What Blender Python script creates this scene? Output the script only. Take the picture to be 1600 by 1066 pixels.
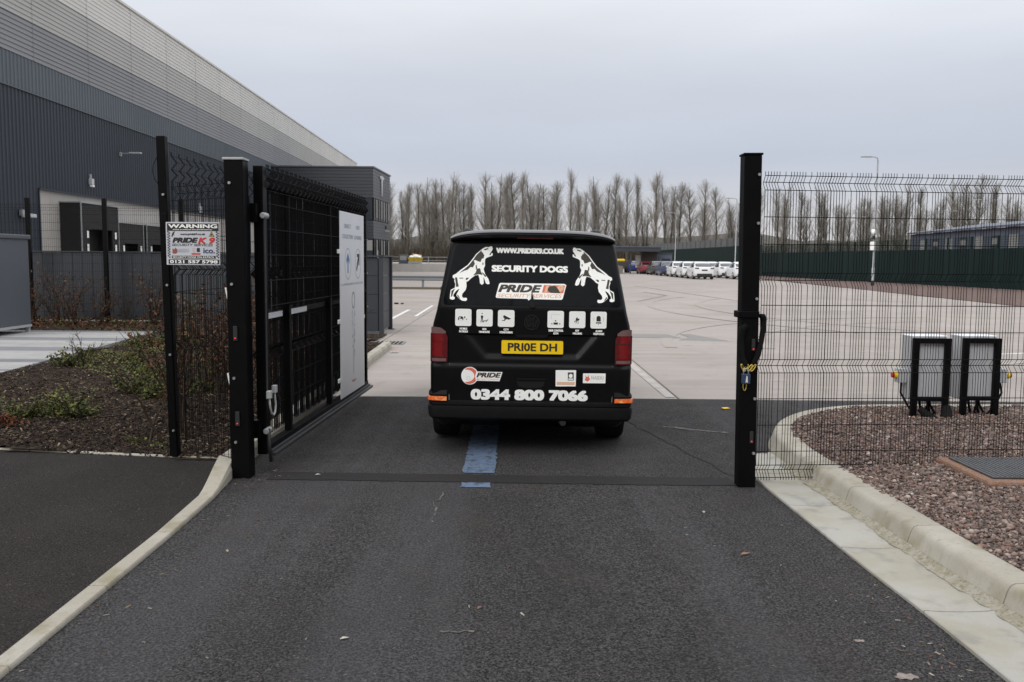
import bpy, bmesh, math, random
import numpy as np
from mathutils import Vector, Matrix, Euler

for o in list(bpy.data.objects):
    bpy.data.objects.remove(o)
S = bpy.context.scene
COL = S.collection
rad = math.radians

# ------------------------------------------------------------------ camera, sky, sun, exposure
cam_d = bpy.data.cameras.new('camera')
cam = bpy.data.objects.new('camera', cam_d)
COL.objects.link(cam)
cam_d.sensor_width = 36.0
cam_d.lens = 31.5
cam_d.clip_start = 0.05
cam_d.clip_end = 2500
cam.location = (0, 0, 1.68)
cam.rotation_euler = (Matrix.Rotation(rad(90 - 5.183), 3, 'X') @ Matrix.Rotation(rad(0.5), 3, 'Z')).to_euler()
cam_d.dof.use_dof = True
cam_d.dof.focus_distance = 8.0
cam_d.dof.aperture_fstop = 5.2
S.camera = cam

SUN_EL, SUN_AZ = 33.0, 215.0          # degrees; azimuth measured clockwise from +Y
w = bpy.data.worlds.new('World')
S.world = w
w.use_nodes = True
nt = w.node_tree
nt.nodes.clear()
N = nt.nodes.new
L = nt.links.new
out = N('ShaderNodeOutputWorld')
bg = N('ShaderNodeBackground')
bg.inputs['Strength'].default_value = 0.1
sky = N('ShaderNodeTexSky')
sky.sky_type = 'NISHITA'
sky.sun_disc = False
sky.sun_elevation = rad(SUN_EL)
sky.sun_rotation = rad(SUN_AZ)
tc = N('ShaderNodeTexCoord')
sep = N('ShaderNodeSeparateXYZ')
L(tc.outputs['Generated'], sep.inputs[0])
# overcast cloud deck: brightness rises towards the zenith as it does under stratus
ramp = N('ShaderNodeValToRGB')
e = ramp.color_ramp.elements
e[0].position = 0.0; e[0].color = (0.66, 0.64, 0.65, 1)
e[1].position = 1.0; e[1].color = (1.7, 1.72, 1.76, 1)
for p, c in ((0.05, (0.645, 0.645, 0.68, 1)), (0.11, (0.56, 0.60, 0.70, 1)), (0.19, (0.655, 0.69, 0.765, 1)), (0.28, (0.88, 0.905, 0.955, 1)), (0.42, (1.08, 1.10, 1.13, 1))):
    q = e.new(p); q.color = c
L(sep.outputs['Z'], ramp.inputs[0])
mp = N('ShaderNodeMapping')
mp.inputs['Scale'].default_value = (1.2, 1.2, 5.5)
L(tc.outputs['Generated'], mp.inputs[0])
ns = N('ShaderNodeTexNoise')
ns.inputs['Scale'].default_value = 2.2
ns.inputs['Detail'].default_value = 5
ns.inputs['Roughness'].default_value = 0.5
L(mp.outputs[0], ns.inputs[0])
mr = N('ShaderNodeMapRange')
mr.inputs[1].default_value = 0.3; mr.inputs[2].default_value = 0.7
mr.inputs[3].default_value = 0.95 * 10; mr.inputs[4].default_value = 1.05 * 10
L(ns.outputs['Fac'], mr.inputs[0])
vm = N('ShaderNodeVectorMath'); vm.operation = 'SCALE'
L(ramp.outputs[0], vm.inputs[0]); L(mr.outputs[0], vm.inputs['Scale'])
mx = N('ShaderNodeMix'); mx.data_type = 'RGBA'
mx.inputs[0].default_value = 0.94
L(sky.outputs[0], mx.inputs[6]); L(vm.outputs[0], mx.inputs[7])
L(mx.outputs[2], bg.inputs['Color'])
L(bg.outputs[0], out.inputs[0])

sun_d = bpy.data.lights.new('sun', 'SUN')
sun_d.energy = 1.5
sun_d.angle = rad(40)
sun_d.color = (1, 0.96, 0.9)
sun = bpy.data.objects.new('sun', sun_d)
COL.objects.link(sun)
sd = Vector((math.sin(rad(SUN_AZ)) * math.cos(rad(SUN_EL)), math.cos(rad(SUN_AZ)) * math.cos(rad(SUN_EL)), math.sin(rad(SUN_EL))))
sun.rotation_euler = (-sd).to_track_quat('-Z', 'Y').to_euler()

S.view_settings.view_transform = 'Standard'
S.view_settings.look = 'None'
S.view_settings.exposure = 0.0
S.view_settings.gamma = 1.0
S.view_settings.use_curve_mapping = False

# ------------------------------------------------------------------ helpers
rng = np.random.default_rng(7)
random.seed(7)

def mat(name, base, rough=0.6, metal=0.0, spec=0.5, layers=(), bumps=(), rnd=0.0, attr=None, coat=0.0, rvar=0.0, coord='pos', emit=None, alpha=None):
    m = bpy.data.materials.new(name)
    m.use_nodes = True
    t = m.node_tree
    b = t.nodes['Principled BSDF']
    nn, ll = t.nodes.new, t.links.new
    b.inputs['Roughness'].default_value = rough
    b.inputs['Metallic'].default_value = metal
    b.inputs['Specular IOR Level'].default_value = spec
    if coat: b.inputs['Coat Weight'].default_value = coat; b.inputs['Coat Roughness'].default_value = 0.12
    if emit: b.inputs['Emission Color'].default_value = (*emit[0], 1); b.inputs['Emission Strength'].default_value = emit[1]
    if coord == 'pos': src = nn('ShaderNodeNewGeometry').outputs['Position']
    else: src = nn('ShaderNodeTexCoord').outputs['Object']
    def tex(kind, scale, stretch, detail=4):
        v = src
        if stretch:
            mpn = nn('ShaderNodeMapping'); mpn.inputs['Scale'].default_value = stretch; ll(src, mpn.inputs[0]); v = mpn.outputs[0]
        if kind == 'noise':
            x = nn('ShaderNodeTexNoise'); x.inputs['Scale'].default_value = scale; x.inputs['Detail'].default_value = detail
            x.inputs['Roughness'].default_value = 0.6; ll(v, x.inputs[0]); return x.outputs['Fac']
        if kind == 'cell':
            x = nn('ShaderNodeTexVoronoi'); x.inputs['Scale'].default_value = scale; ll(v, x.inputs[0])
            sp = nn('ShaderNodeSeparateXYZ'); ll(x.outputs['Color'], sp.inputs[0]); return sp.outputs[0]
        if kind == 'dist':
            x = nn('ShaderNodeTexVoronoi'); x.inputs['Scale'].default_value = scale; ll(v, x.inputs[0]); return x.outputs['Distance']
        if kind == 'wave':
            x = nn('ShaderNodeTexWave'); x.inputs['Scale'].default_value = scale; x.inputs['Distortion'].default_value = 1.5; ll(v, x.inputs[0]); return x.outputs['Fac']
    rgb = nn('ShaderNodeRGB'); rgb.outputs[0].default_value = (*base, 1)
    cur = rgb.outputs[0]
    if attr:
        a = nn('ShaderNodeAttribute'); a.attribute_name = attr; cur = a.outputs['Color']
    for ly in layers:
        kind, scale, lo, hi, colr, fac = ly[:6]
        stretch = ly[6] if len(ly) > 6 else None
        f = tex(kind, scale, stretch)
        r = nn('ShaderNodeMapRange'); r.inputs[1].default_value = lo; r.inputs[2].default_value = hi; r.inputs[4].default_value = fac
        r.interpolation_type = 'SMOOTHSTEP'
        ll(f, r.inputs[0])
        x = nn('ShaderNodeMix'); x.data_type = 'RGBA'
        ll(r.outputs[0], x.inputs[0]); ll(cur, x.inputs[6]); x.inputs[7].default_value = (*colr, 1)
        cur = x.outputs[2]
    if rnd:
        oi = nn('ShaderNodeObjectInfo')
        r = nn('ShaderNodeMapRange'); r.inputs[3].default_value = 1 - rnd; r.inputs[4].default_value = 1 + rnd
        ll(oi.outputs['Random'], r.inputs[0])
        vmn = nn('ShaderNodeVectorMath'); vmn.operation = 'SCALE'
        ll(cur, vmn.inputs[0]); ll(r.outputs[0], vmn.inputs['Scale']); cur = vmn.outputs[0]
    ll(cur, b.inputs['Base Color'])
    if rvar:
        f = tex('noise', 3.0, None); r = nn('ShaderNodeMapRange'); r.inputs[1].default_value = 0.3; r.inputs[2].default_value = 0.7
        r.inputs[3].default_value = max(0, rough - rvar); r.inputs[4].default_value = min(1, rough + rvar)
        ll(f, r.inputs[0]); ll(r.outputs[0], b.inputs['Roughness'])
    nrm = None
    for bp in bumps:
        kind, scale, strength, dist = bp[:4]
        stretch = bp[4] if len(bp) > 4 else None
        f = tex(kind, scale, stretch)
        bn = nn('ShaderNodeBump'); bn.inputs['Strength'].default_value = strength; bn.inputs['Distance'].default_value = dist
        ll(f, bn.inputs['Height'])
        if nrm is not None: ll(nrm, bn.inputs['Normal'])
        nrm = bn.outputs[0]
    if nrm is not None: ll(nrm, b.inputs['Normal'])
    return m

class MB:
    """collects shapes into one mesh"""
    def __init__(s): s.v = []; s.f = []
    def add(s, vs, fs):
        o = len(s.v); s.v.extend([tuple(p) for p in vs]); s.f.extend([tuple(i + o for i in f) for f in fs]); return s
    def box(s, c, d, rot=None):
        x, y, z = d[0] / 2, d[1] / 2, d[2] / 2
        vs = [Vector((sx * x, sy * y, sz * z)) for sz in (-1, 1) for sy in (-1, 1) for sx in (-1, 1)]
        if rot is not None: vs = [rot @ q for q in vs]
        vs = [q + Vector(c) for q in vs]
        return s.add(vs, [(0, 2, 3, 1), (4, 5, 7, 6), (0, 1, 5, 4), (2, 6, 7, 3), (0, 4, 6, 2), (1, 3, 7, 5)])
    def bar(s, a, b, wx, wz, up=(0, 0, 1)):
        """rectangular bar from a to b, wx wide sideways, wz along up"""
        a, b = Vector(a), Vector(b); d = (b - a); ln = d.length; d.normalize()
        sd_ = d.cross(Vector(up)); sd_.normalize(); u = sd_.cross(d)
        vs = []
        for p in (a, b):
            for i, j in ((-1, -1), (1, -1), (1, 1), (-1, 1)): vs.append(p + sd_ * (i * wx / 2) + u * (j * wz / 2))
        return s.add(vs, [(0, 1, 2, 3), (7, 6, 5, 4), (0, 4, 5, 1), (1, 5, 6, 2), (2, 6, 7, 3), (3, 7, 4, 0)])
    def tube(s, pts, r, n=8, caps=True, closed=False):
        pts = [Vector(p) for p in pts]; m = len(pts)
        rs = r if isinstance(r, (list, tuple)) else [r] * m
        vs = []; prev = None
        for i, p in enumerate(pts):
            d = (pts[min(i + 1, m - 1)] - pts[max(i - 1, 0)])
            if closed: d = pts[(i + 1) % m] - pts[i - 1]
            d.normalize()
            if prev is None:
                a = Vector((0, 0, 1)) if abs(d.z) < 0.9 else Vector((1, 0, 0))
                u = d.cross(a); u.normalize()
            else:
                u = prev - d * prev.dot(d); u.normalize()
            prev = u; vv = d.cross(u)
            for k in range(n):
                t = 2 * math.pi * k / n
                vs.append(p + (u * math.cos(t) + vv * math.sin(t)) * rs[i])
        fs = []
        for i in range(m if closed else m - 1):
            for k in range(n):
                a = i * n + k; b_ = i * n + (k + 1) % n; j = ((i + 1) % m) * n
                fs.append((a, b_, j + (k + 1) % n, j + k))
        if caps and not closed:
            fs.append(tuple(range(n - 1, -1, -1))); fs.append(tuple((m - 1) * n + k for k in range(n)))
        return s.add(vs, fs)
    def cyl(s, a, b, r, n=12, r2=None): return s.tube([a, b], [r, r if r2 is None else r2], n)
    def prism(s, poly, z0, z1, fn=None):
        n = len(poly); fn = fn or (lambda x, y, z: (x, y, z))
        vs = [fn(x, y, z0) for x, y in poly] + [fn(x, y, z1) for x, y in poly]
        fs = [tuple(range(n - 1, -1, -1)), tuple(range(n, 2 * n))] + [(i, (i + 1) % n, n + (i + 1) % n, n + i) for i in range(n)]
        return s.add(vs, fs)
    def lathe(s, prof, n=24, axis='x', c=(0, 0, 0)):
        vs = []; m = len(prof)
        for k in range(n):
            t = 2 * math.pi * k / n
            for a, r in prof:
                if axis == 'x': vs.append((c[0] + a, c[1] + r * math.cos(t), c[2] + r * math.sin(t)))
                else: vs.append((c[0] + r * math.cos(t), c[1] + r * math.sin(t), c[2] + a))
        fs = []
        for k in range(n):
            for i in range(m - 1):
                fs.append((k * m + i, k * m + i + 1, ((k + 1) % n) * m + i + 1, ((k + 1) % n) * m + i))
        return s.add(vs, fs)
    def sweep(s, path, prof, closed_prof=True):
        """path: (point, side vector); prof: (side, z)"""
        n = len(prof); vs = []
        for p, sv in path:
            for a, z in prof: vs.append(Vector(p) + Vector(sv) * a + Vector((0, 0, z)))
        fs = []
        for i in range(len(path) - 1):
            for k in range(n if closed_prof else n - 1):
                fs.append((i * n + k, i * n + (k + 1) % n, (i + 1) * n + (k + 1) % n, (i + 1) * n + k))
        if closed_prof:
            fs.append(tuple(range(n - 1, -1, -1))); fs.append(tuple((len(path) - 1) * n + k for k in range(n)))
        return s.add(vs, fs)
    def mesh(s, name, m=None, smooth=False, bevel=0.0, merge=False, seg=2):
        me = bpy.data.meshes.new(name)
        me.from_pydata(s.v, [], s.f)
        bm = bmesh.new(); bm.from_mesh(me)
        if merge: bmesh.ops.remove_doubles(bm, verts=bm.verts, dist=1e-4)
        bmesh.ops.recalc_face_normals(bm, faces=bm.faces)
        if bevel:
            ed = [x for x in bm.edges if len(x.link_faces) == 2 and x.calc_face_angle(0) > 0.5]
            bmesh.ops.bevel(bm, geom=ed, offset=bevel, segments=seg, profile=0.5, affect='EDGES', clamp_overlap=True)
        bm.to_mesh(me); bm.free()
        if smooth:
            me.shade_smooth()
            if smooth != 1: me.set_sharp_from_angle(angle=rad(smooth))
        if m: me.materials.append(m)
        return me
    def build(s, name, m=None, parent=None, smooth=False, bevel=0.0, merge=False, seg=2, loc=None):
        return put(name, s.mesh(name, m, smooth, bevel, merge, seg), parent, loc)

def put(name, me, parent=None, loc=None):
    o = bpy.data.objects.new(name, me); COL.objects.link(o)
    if parent is not None: o.parent = parent
    if loc is not None: o.location = loc
    return o
def tag(o, label=None, cat=None, group=None, kind=None):
    if label: o['label'] = label
    if cat: o['category'] = cat
    if group: o['group'] = group
    if kind: o['kind'] = kind
    return o
def thing(name, label, cat, loc=(0, 0, 0), rz=0.0, group=None):
    o = bpy.data.objects.new(name, None); COL.objects.link(o)
    o.location = loc; o.rotation_euler = (0, 0, rz); o.empty_display_size = 0.2
    return tag(o, label, cat, group)
def struct(o): o['kind'] = 'structure'; return o
def stuff(o): o['kind'] = 'stuff'; return o
def copy_tree(o, parent=None):
    c = o.copy(); COL.objects.link(c)
    if parent is not None: c.parent = parent
    for ch in list(o.children): copy_tree(ch, c)
    return c

def tri_mesh(name, V, T, m, colors=None, smooth=False):
    """fast mesh from numpy arrays of vertices and triangles"""
    me = bpy.data.meshes.new(name)
    V = np.asarray(V, np.float32); T = np.asarray(T, np.int32)
    me.vertices.add(len(V)); me.vertices.foreach_set('co', V.ravel())
    me.loops.add(T.size); me.loops.foreach_set('vertex_index', T.ravel())
    me.polygons.add(len(T)); me.polygons.foreach_set('loop_start', np.arange(0, T.size, 3, dtype=np.int32))
    me.polygons.foreach_set('loop_total', np.full(len(T), 3, np.int32))
    if smooth: me.polygons.foreach_set('use_smooth', np.ones(len(T), bool))
    me.update(calc_edges=True)
    if colors is not None:
        a = me.color_attributes.new('tone', 'FLOAT_COLOR', 'POINT')
        a.data.foreach_set('color', np.hstack([colors, np.ones((len(V), 1))]).astype(np.float32).ravel())
    me.validate()
    if m: me.materials.append(m)
    return me

def rot_mats(n, r, tilt=math.pi):
    """random rotation matrices: free spin about z, limited tilt"""
    a = r.uniform(0, 2 * math.pi, n); b = r.uniform(-tilt, tilt, n); c = r.uniform(0, 2 * math.pi, n)
    def Rz(t):
        z = np.zeros((n, 3, 3)); z[:, 0, 0] = np.cos(t); z[:, 0, 1] = -np.sin(t); z[:, 1, 0] = np.sin(t); z[:, 1, 1] = np.cos(t); z[:, 2, 2] = 1; return z
    X = np.zeros((n, 3, 3)); X[:, 0, 0] = 1; X[:, 1, 1] = np.cos(b); X[:, 1, 2] = -np.sin(b); X[:, 2, 1] = np.sin(b); X[:, 2, 2] = np.cos(b)
    return Rz(a) @ X @ Rz(c)
def scatter(base_v, base_t, pos, scale, R, jitter=0.0, r=rng):
    """numpy copies of a small shape joined in one array"""
    n, k = len(pos), len(base_v)
    P = np.repeat(np.asarray(base_v)[None], n, 0) * scale[:, None, :]
    if jitter: P = P * (1 + r.uniform(-jitter, jitter, P.shape))
    P = np.einsum('nij,nkj->nki', R, P) + pos[:, None, :]
    T = (np.asarray(base_t)[None] + (np.arange(n) * k)[:, None, None]).reshape(-1, 3)
    return P.reshape(-1, 3), T
def seg_tubes(P0, P1, R0, R1, n=3):
    """many straight tapered sticks in one array"""
    P0, P1 = np.asarray(P0, float), np.asarray(P1, float); R0 = np.asarray(R0, float); R1 = np.asarray(R1, float)
    d = P1 - P0; ln = np.linalg.norm(d, axis=1, keepdims=True); d = d / np.maximum(ln, 1e-6)
    a = np.where(np.abs(d[:, 2:3]) < 0.9, np.array([[0, 0, 1.]]), np.array([[1., 0, 0]]))
    u = np.cross(d, a); u /= np.linalg.norm(u, axis=1, keepdims=True); v = np.cross(d, u)
    vs = []
    for (p, rr) in ((P0, R0), (P1, R1)):
        for k in range(n):
            t = 2 * math.pi * k / n
            vs.append(p + (u * math.cos(t) + v * math.sin(t)) * rr[:, None])
    V = np.stack(vs, 1)
    T = []
    for k in range(n):
        k2 = (k + 1) % n
        T += [(k, k2, n + k2), (k, n + k2, n + k)]
    T = (np.array(T)[None] + (np.arange(len(P0)) * 2 * n)[:, None, None]).reshape(-1, 3)
    return V.reshape(-1, 3), T

_txt = {}
def text2d(body, bold=0.0, shear=0.0, space=1.0):
    """glyph outlines as (verts in 0..1 box, faces)"""
    key = (body, bold, shear, space)
    if key in _txt: return _txt[key]
    cu = bpy.data.curves.new('t', 'FONT'); cu.body = body; cu.size = 1; cu.offset = bold; cu.shear = shear
    cu.space_character = space; cu.resolution_u = 3; cu.align_x = 'CENTER'
    ob = bpy.data.objects.new('t', cu); COL.objects.link(ob)
    dg = bpy.context.evaluated_depsgraph_get(); dg.update()
    ev = ob.evaluated_get(dg); me = ev.to_mesh()
    vs = np.array([q.co[:2] for q in me.vertices]); fs = [tuple(p.vertices) for p in me.polygons]
    ev.to_mesh_clear(); bpy.data.objects.remove(ob); bpy.data.curves.remove(cu)
    lo, hi = vs.min(0), vs.max(0)
    _txt[key] = ((vs - lo) / (hi - lo), fs)
    return _txt[key]
def ellipse(cx, cy, rx, ry, n=24, t0=0, t1=2 * math.pi):
    full = abs(t1 - t0 - 2 * math.pi) < 1e-6
    return [(cx + rx * math.cos(t0 + (t1 - t0) * i / (n if full else n - 1)), cy + ry * math.sin(t0 + (t1 - t0) * i / (n if full else n - 1))) for i in range(n)]
def rrect(x0, x1, y0, y1, r, n=4):
    pts = []
    for cx, cy, a in ((x1 - r, y1 - r, 0), (x0 + r, y1 - r, 90), (x0 + r, y0 + r, 180), (x1 - r, y0 + r, 270)):
        for i in range(n + 1):
            t = rad(a + 90 * i / n); pts.append((cx + r * math.cos(t), cy + r * math.sin(t)))
    return pts
class Print:
    """flat print on a surface: fn(a, b, off) maps print coordinates to a point"""
    def __init__(s, fn, parent): s.fn = fn; s.parent = parent
    def poly(s, name, polys, m, off, thick=0.0008):
        mb = MB()
        for pl in polys: mb.prism(pl, off - thick, off, s.fn)
        return mb.build(name, m, s.parent)
    def text(s, name, body, x0, x1, y0, y1, m, off, bold=0.0, shear=0.0, space=1.0):
        v, f = text2d(body, min(bold, 0.012), shear, space)
        me = bpy.data.meshes.new(name)
        # heavy strokes: the outline printed several times with a small spread
        bx = 1.15 * bold * abs(y1 - y0) * (1 if x1 > x0 else -1); by = 0.75 * bold * (y1 - y0)
        sh = [(0, 0)] if bold < 0.02 else [(0, 0), (-1, -1), (1, -1), (-1, 1), (1, 1), (-1, 0), (1, 0)]
        if bold < 0.02: bx = by = 0
        V, F = [], []
        for q, (a, b) in enumerate(sh):
            o = len(V)
            V += [s.fn(x0 + bx + p[0] * (x1 - x0 - 2 * bx) + a * bx, y0 + by + p[1] * (y1 - y0 - 2 * by) + b * by, off + 0.00012 * q) for p in v]
            F += [tuple(i + o for i in g) for g in f]
        me.from_pydata(V, [], F)
        me.materials.append(m)
        return put(name, me, s.parent)
# ------------------------------------------------------------------ materials
M = {}
M['asphalt'] = mat('asphalt', (0.030, 0.0275, 0.0275), 0.88, spec=0.2, layers=(
    ('noise', 76, 0.44, 0.62, (0.092, 0.088, 0.091), 0.85), ('cell', 105, 0.6, 0.98, (0.125, 0.12, 0.123), 0.45),
    ('noise', 80, 0.52, 0.60, (0.0055, 0.005, 0.005), 0.92, (1, 1, 1.3)),
    ('noise', 0.62, 0.42, 0.62, (0.020, 0.0175, 0.0165), 0.30, (1.0, 0.5, 1)),
    ('noise', 1.15, 0.46, 0.62, (0.088, 0.086, 0.093), 0.24, (1.25, 0.055, 1)),
    ('noise', 2.4, 0.52, 0.72, (0.060, 0.049, 0.041), 0.30, (1, .5, 1)),
    ('cell', 150, 0.995, 0.998, (0.19, 0.17, 0.155), 0.8)),
    bumps=(('noise', 100, 1.0, 0.008), ('dist', 130, 0.8, 0.004), ('noise', 300, 0.5, 0.002)), rvar=0.1)
M['footway'] = mat('footway_tarmac', (0.022, 0.0188, 0.0184), 0.92, spec=0.15, layers=(
    ('noise', 1.5, 0.4, 0.7, (0.032, 0.027, 0.026), 0.8),
    ('noise', 90, 0.45, 0.62, (0.050, 0.043, 0.042), 0.75), ('noise', 100, 0.52, 0.62, (0.006, 0.005, 0.005), 0.85, (1, 1, 1.3)),
    ('cell', 150, 0.994, 0.997, (0.14, 0.12, 0.1), 0.7)),
    bumps=(('dist', 170, 0.7, 0.003),))
M['patch'] = mat('tarmac_patch', (0.019, 0.018, 0.019), 0.85, spec=0.2, layers=(('noise', 2, 0.4, 0.7, (0.026, 0.023, 0.022), 0.8), ('cell', 150, 0.3, 0.95, (0.038, 0.036, 0.038), 0.6)), bumps=(('dist', 130, 0.6, 0.003),))
M['blue'] = mat('blue_paint', (0.12, 0.175, 0.27), 0.7, layers=(('noise', 14, 0.5, 0.62, (0.045, 0.048, 0.058), 0.85), ('cell', 120, 0.6, 0.95, (0.06, 0.08, 0.12), 0.8)), bumps=(('dist', 75, 0.8, 0.004),))
M['concrete'] = mat('yard_concrete', (0.35, 0.308, 0.285), 0.75, spec=0.3, rnd=0.05, layers=(
    ('noise', 0.35, 0.35, 0.7, (0.275, 0.24, 0.215), 0.8), ('noise', 0.9, 0.45, 0.7, (0.375, 0.345, 0.32), 0.7, (0.35, 2.2, 1)),
    ('noise', 3, 0.55, 0.75, (0.22, 0.19, 0.17), 0.55), ('noise', 30, 0.5, 0.8, (0.27, 0.25, 0.23), 0.35)),
    bumps=(('noise', 90, 0.15, 0.004), ('wave', 20, 0.08, 0.003, (0.05, 1, 1))))
M['kerb'] = mat('kerb_concrete', (0.37, 0.342, 0.285), 0.85, spec=0.25, rnd=0.06, layers=(
    ('noise', 2.2, 0.4, 0.65, (0.44, 0.412, 0.36), 0.85), ('noise', 3.2, 0.50, 0.72, (0.235, 0.205, 0.125), 0.65), ('noise', 26, 0.55, 0.75, (0.21, 0.185, 0.125), 0.45, (1, 1, .15)),
    ('noise', 110, 0.5, 0.8, (0.23, 0.21, 0.18), 0.5)), bumps=(('noise', 120, 0.3, 0.004), ('noise', 16, 0.3, 0.006)))
M['channel'] = mat('channel_concrete', (0.40, 0.39, 0.355), 0.85, spec=0.25, rnd=0.05, layers=(
    ('noise', 1.6, 0.4, 0.62, (0.33, 0.30, 0.225), 0.6), ('noise', 5, 0.48, 0.7, (0.27, 0.26, 0.235), 0.75), ('noise', 90, 0.5, 0.8, (0.28, 0.26, 0.23), 0.45)),
    bumps=(('noise', 120, 0.25, 0.004), ('noise', 20, 0.25, 0.006)))
M['paving'] = mat('block_paving', (0.34, 0.335, 0.33), 0.85, rnd=0.08, layers=(('cell', 6, 0.2, 0.9, (0.30, 0.295, 0.29), 0.6), ('noise', 2, 0.5, 0.7, (0.27, 0.265, 0.26), 0.5)))
M['paving_dark'] = mat('block_paving_grey', (0.17, 0.175, 0.19), 0.85, rnd=0.1, layers=(('cell', 6, 0.2, 0.9, (0.20, 0.20, 0.215), 0.6), ('noise', 2, 0.5, 0.7, (0.15, 0.15, 0.165), 0.5)))
M['soil'] = mat('mulch_soil', (0.028, 0.020, 0.015), 0.95, spec=0.15, layers=(('noise', 4, 0.4, 0.7, (0.042, 0.028, 0.019), 0.8), ('cell', 50, 0.4, 0.95, (0.07, 0.048, 0.032), 0.6)), bumps=(('noise', 30, 0.9, 0.02),))
M['chips'] = mat('bark_chips', (0.06, 0.04, 0.03), 0.9, spec=0.2, attr='tone')
M['stones'] = mat('gravel_stones', (0.2, 0.15, 0.13), 0.8, spec=0.3, attr='tone')
M['gravel_bed'] = mat('gravel_base', (0.085, 0.062, 0.053), 0.9, layers=(('cell', 40, 0.2, 0.95, (0.21, 0.15, 0.13), 0.8), ('cell', 55, 0.75, 0.95, (0.05, 0.04, 0.035), 0.8)), bumps=(('dist', 40, 1.0, 0.02),))
M['redgravel'] = mat('red_gravel', (0.125, 0.078, 0.066), 0.9, layers=(('noise', 0.5, 0.4, 0.7, (0.095, 0.063, 0.055), 0.7), ('cell', 9, 0.3, 0.9, (0.17, 0.11, 0.095), 0.6), ('noise', 3, 0.5, 0.7, (0.08, 0.057, 0.05), 0.6)), bumps=(('dist', 12, 0.8, 0.05),))
M['grassland'] = mat('rough_grass', (0.05, 0.052, 0.022), 0.95, layers=(('noise', 0.08, 0.4, 0.7, (0.065, 0.055, 0.03), 0.8), ('noise', 2, 0.4, 0.7, (0.04, 0.045, 0.016), 0.7)))
M['black'] = mat('black_powder_coat', (0.002, 0.002, 0.0026), 0.5, spec=0.11, coord='obj', layers=(('noise', 3, 0.5, 0.8, (0.006, 0.0055, 0.0055), 0.6), ('noise', 40, 0.62, 0.8, (0.012, 0.011, 0.010), 0.4)), rvar=0.08)
M['wire'] = mat('coated_wire', (0.004, 0.004, 0.005), 0.6, spec=0.1)
M['bolt'] = mat('galvanised_bolt', (0.45, 0.46, 0.47), 0.4, metal=0.8)
M['galv'] = mat('galvanised_steel', (0.42, 0.43, 0.44), 0.5, metal=0.5, coord='obj', layers=(('cell', 14, 0.2, 0.9, (0.36, 0.37, 0.39), 0.6), ('noise', 5, 0.5, 0.75, (0.30, 0.30, 0.30), 0.5)))
M['white'] = mat('white_print', (0.97, 0.97, 0.94), 0.5, spec=0.4)
M['whiteboard'] = mat('white_sign_face', (0.82, 0.835, 0.875), 0.35, coord='obj', layers=(('noise', 2.5, 0.45, 0.7, (0.77, 0.78, 0.815), 0.6),))
M['ink'] = mat('black_print', (0.018, 0.017, 0.017), 0.6)
M['brownink'] = mat('dark_brown_print', (0.045, 0.036, 0.026), 0.6)
M['red'] = mat('red_print', (0.62, 0.045, 0.04), 0.5)
M['coral'] = mat('coral_print', (0.75, 0.17, 0.11), 0.5)
M['peach'] = mat('peach_print', (0.82, 0.50, 0.33), 0.5)
M['palegrey'] = mat('pale_grey_print', (0.66, 0.65, 0.60), 0.5)
M['lightgrey_ink'] = mat('light_grey_print', (0.45, 0.47, 0.52), 0.5)
M['navy'] = mat('navy_print', (0.03, 0.055, 0.16), 0.5)
M['blueink'] = mat('blue_print', (0.08, 0.20, 0.42), 0.5)
M['yellow'] = mat('yellow_plastic', (0.75, 0.52, 0.02), 0.45)
M['redplastic'] = mat('red_plastic', (0.45, 0.015, 0.012), 0.4)
M['greyplastic'] = mat('grey_plastic', (0.42, 0.425, 0.43), 0.5)
M['rubber'] = mat('black_rubber', (0.007, 0.007, 0.007), 0.8, spec=0.2, layers=(('noise', 9, 0.45, 0.75, (0.014, 0.013, 0.012), 0.6),), coord='obj')
M['darkgrey'] = mat('anthracite_steel', (0.033, 0.037, 0.045), 0.5, coord='obj', rnd=0.04, layers=(('noise', 1.3, 0.4, 0.7, (0.039, 0.043, 0.052), 0.7), ('noise', 8, 0.55, 0.75, (0.028, 0.030, 0.036), 0.5)))
M['bollard_light'] = mat('lamp_grey', (0.55, 0.55, 0.56), 0.5)
M['led'] = mat('red_indicator', (0.5, 0.0, 0.01), 0.4, emit=((1, 0.02, 0.04), 1.2))
M['lampglow'] = mat('lit_wall_lamp', (0.9, 0.85, 0.5), 0.4, emit=((1, 0.9, 0.45), 2.0))

# ------------------------------------------------------------------ ground, driveway, yard
def sheet(name, poly, z, m, kind='structure', thick=0.0):
    mb = MB()
    if thick: mb.prism(poly, z - thick, z)
    else: mb.add([(x, y, z) for x, y in poly], [tuple(range(len(poly)))])
    o = mb.build(name, m)
    o['kind'] = kind
    return o
sheet('ground', [(-900, -300), (900, -300), (900, 1200), (-900, 1200)], -0.12, M['grassland'])
YARD_Y = 10.86
road = MB()
gx = np.linspace(-2.3, 12, 80); gy = np.linspace(-4, YARD_Y, 90)
r_ = np.random.default_rng(3)
def road_z(x, y): return 0.006 * math.sin(1.9 * x + 0.4) * math.sin(0.9 * y) - 0.002
vs = [(x, y, road_z(x, y)) for y in gy for x in gx]
nx = len(gx)
road.add(vs, [(j * nx + i, j * nx + i + 1, (j + 1) * nx + i + 1, (j + 1) * nx + i) for j in range(len(gy) - 1) for i in range(nx - 1)])
struct(road.build('driveway', M['asphalt'], smooth=True))
DRV = bpy.data.objects['driveway']
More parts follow.
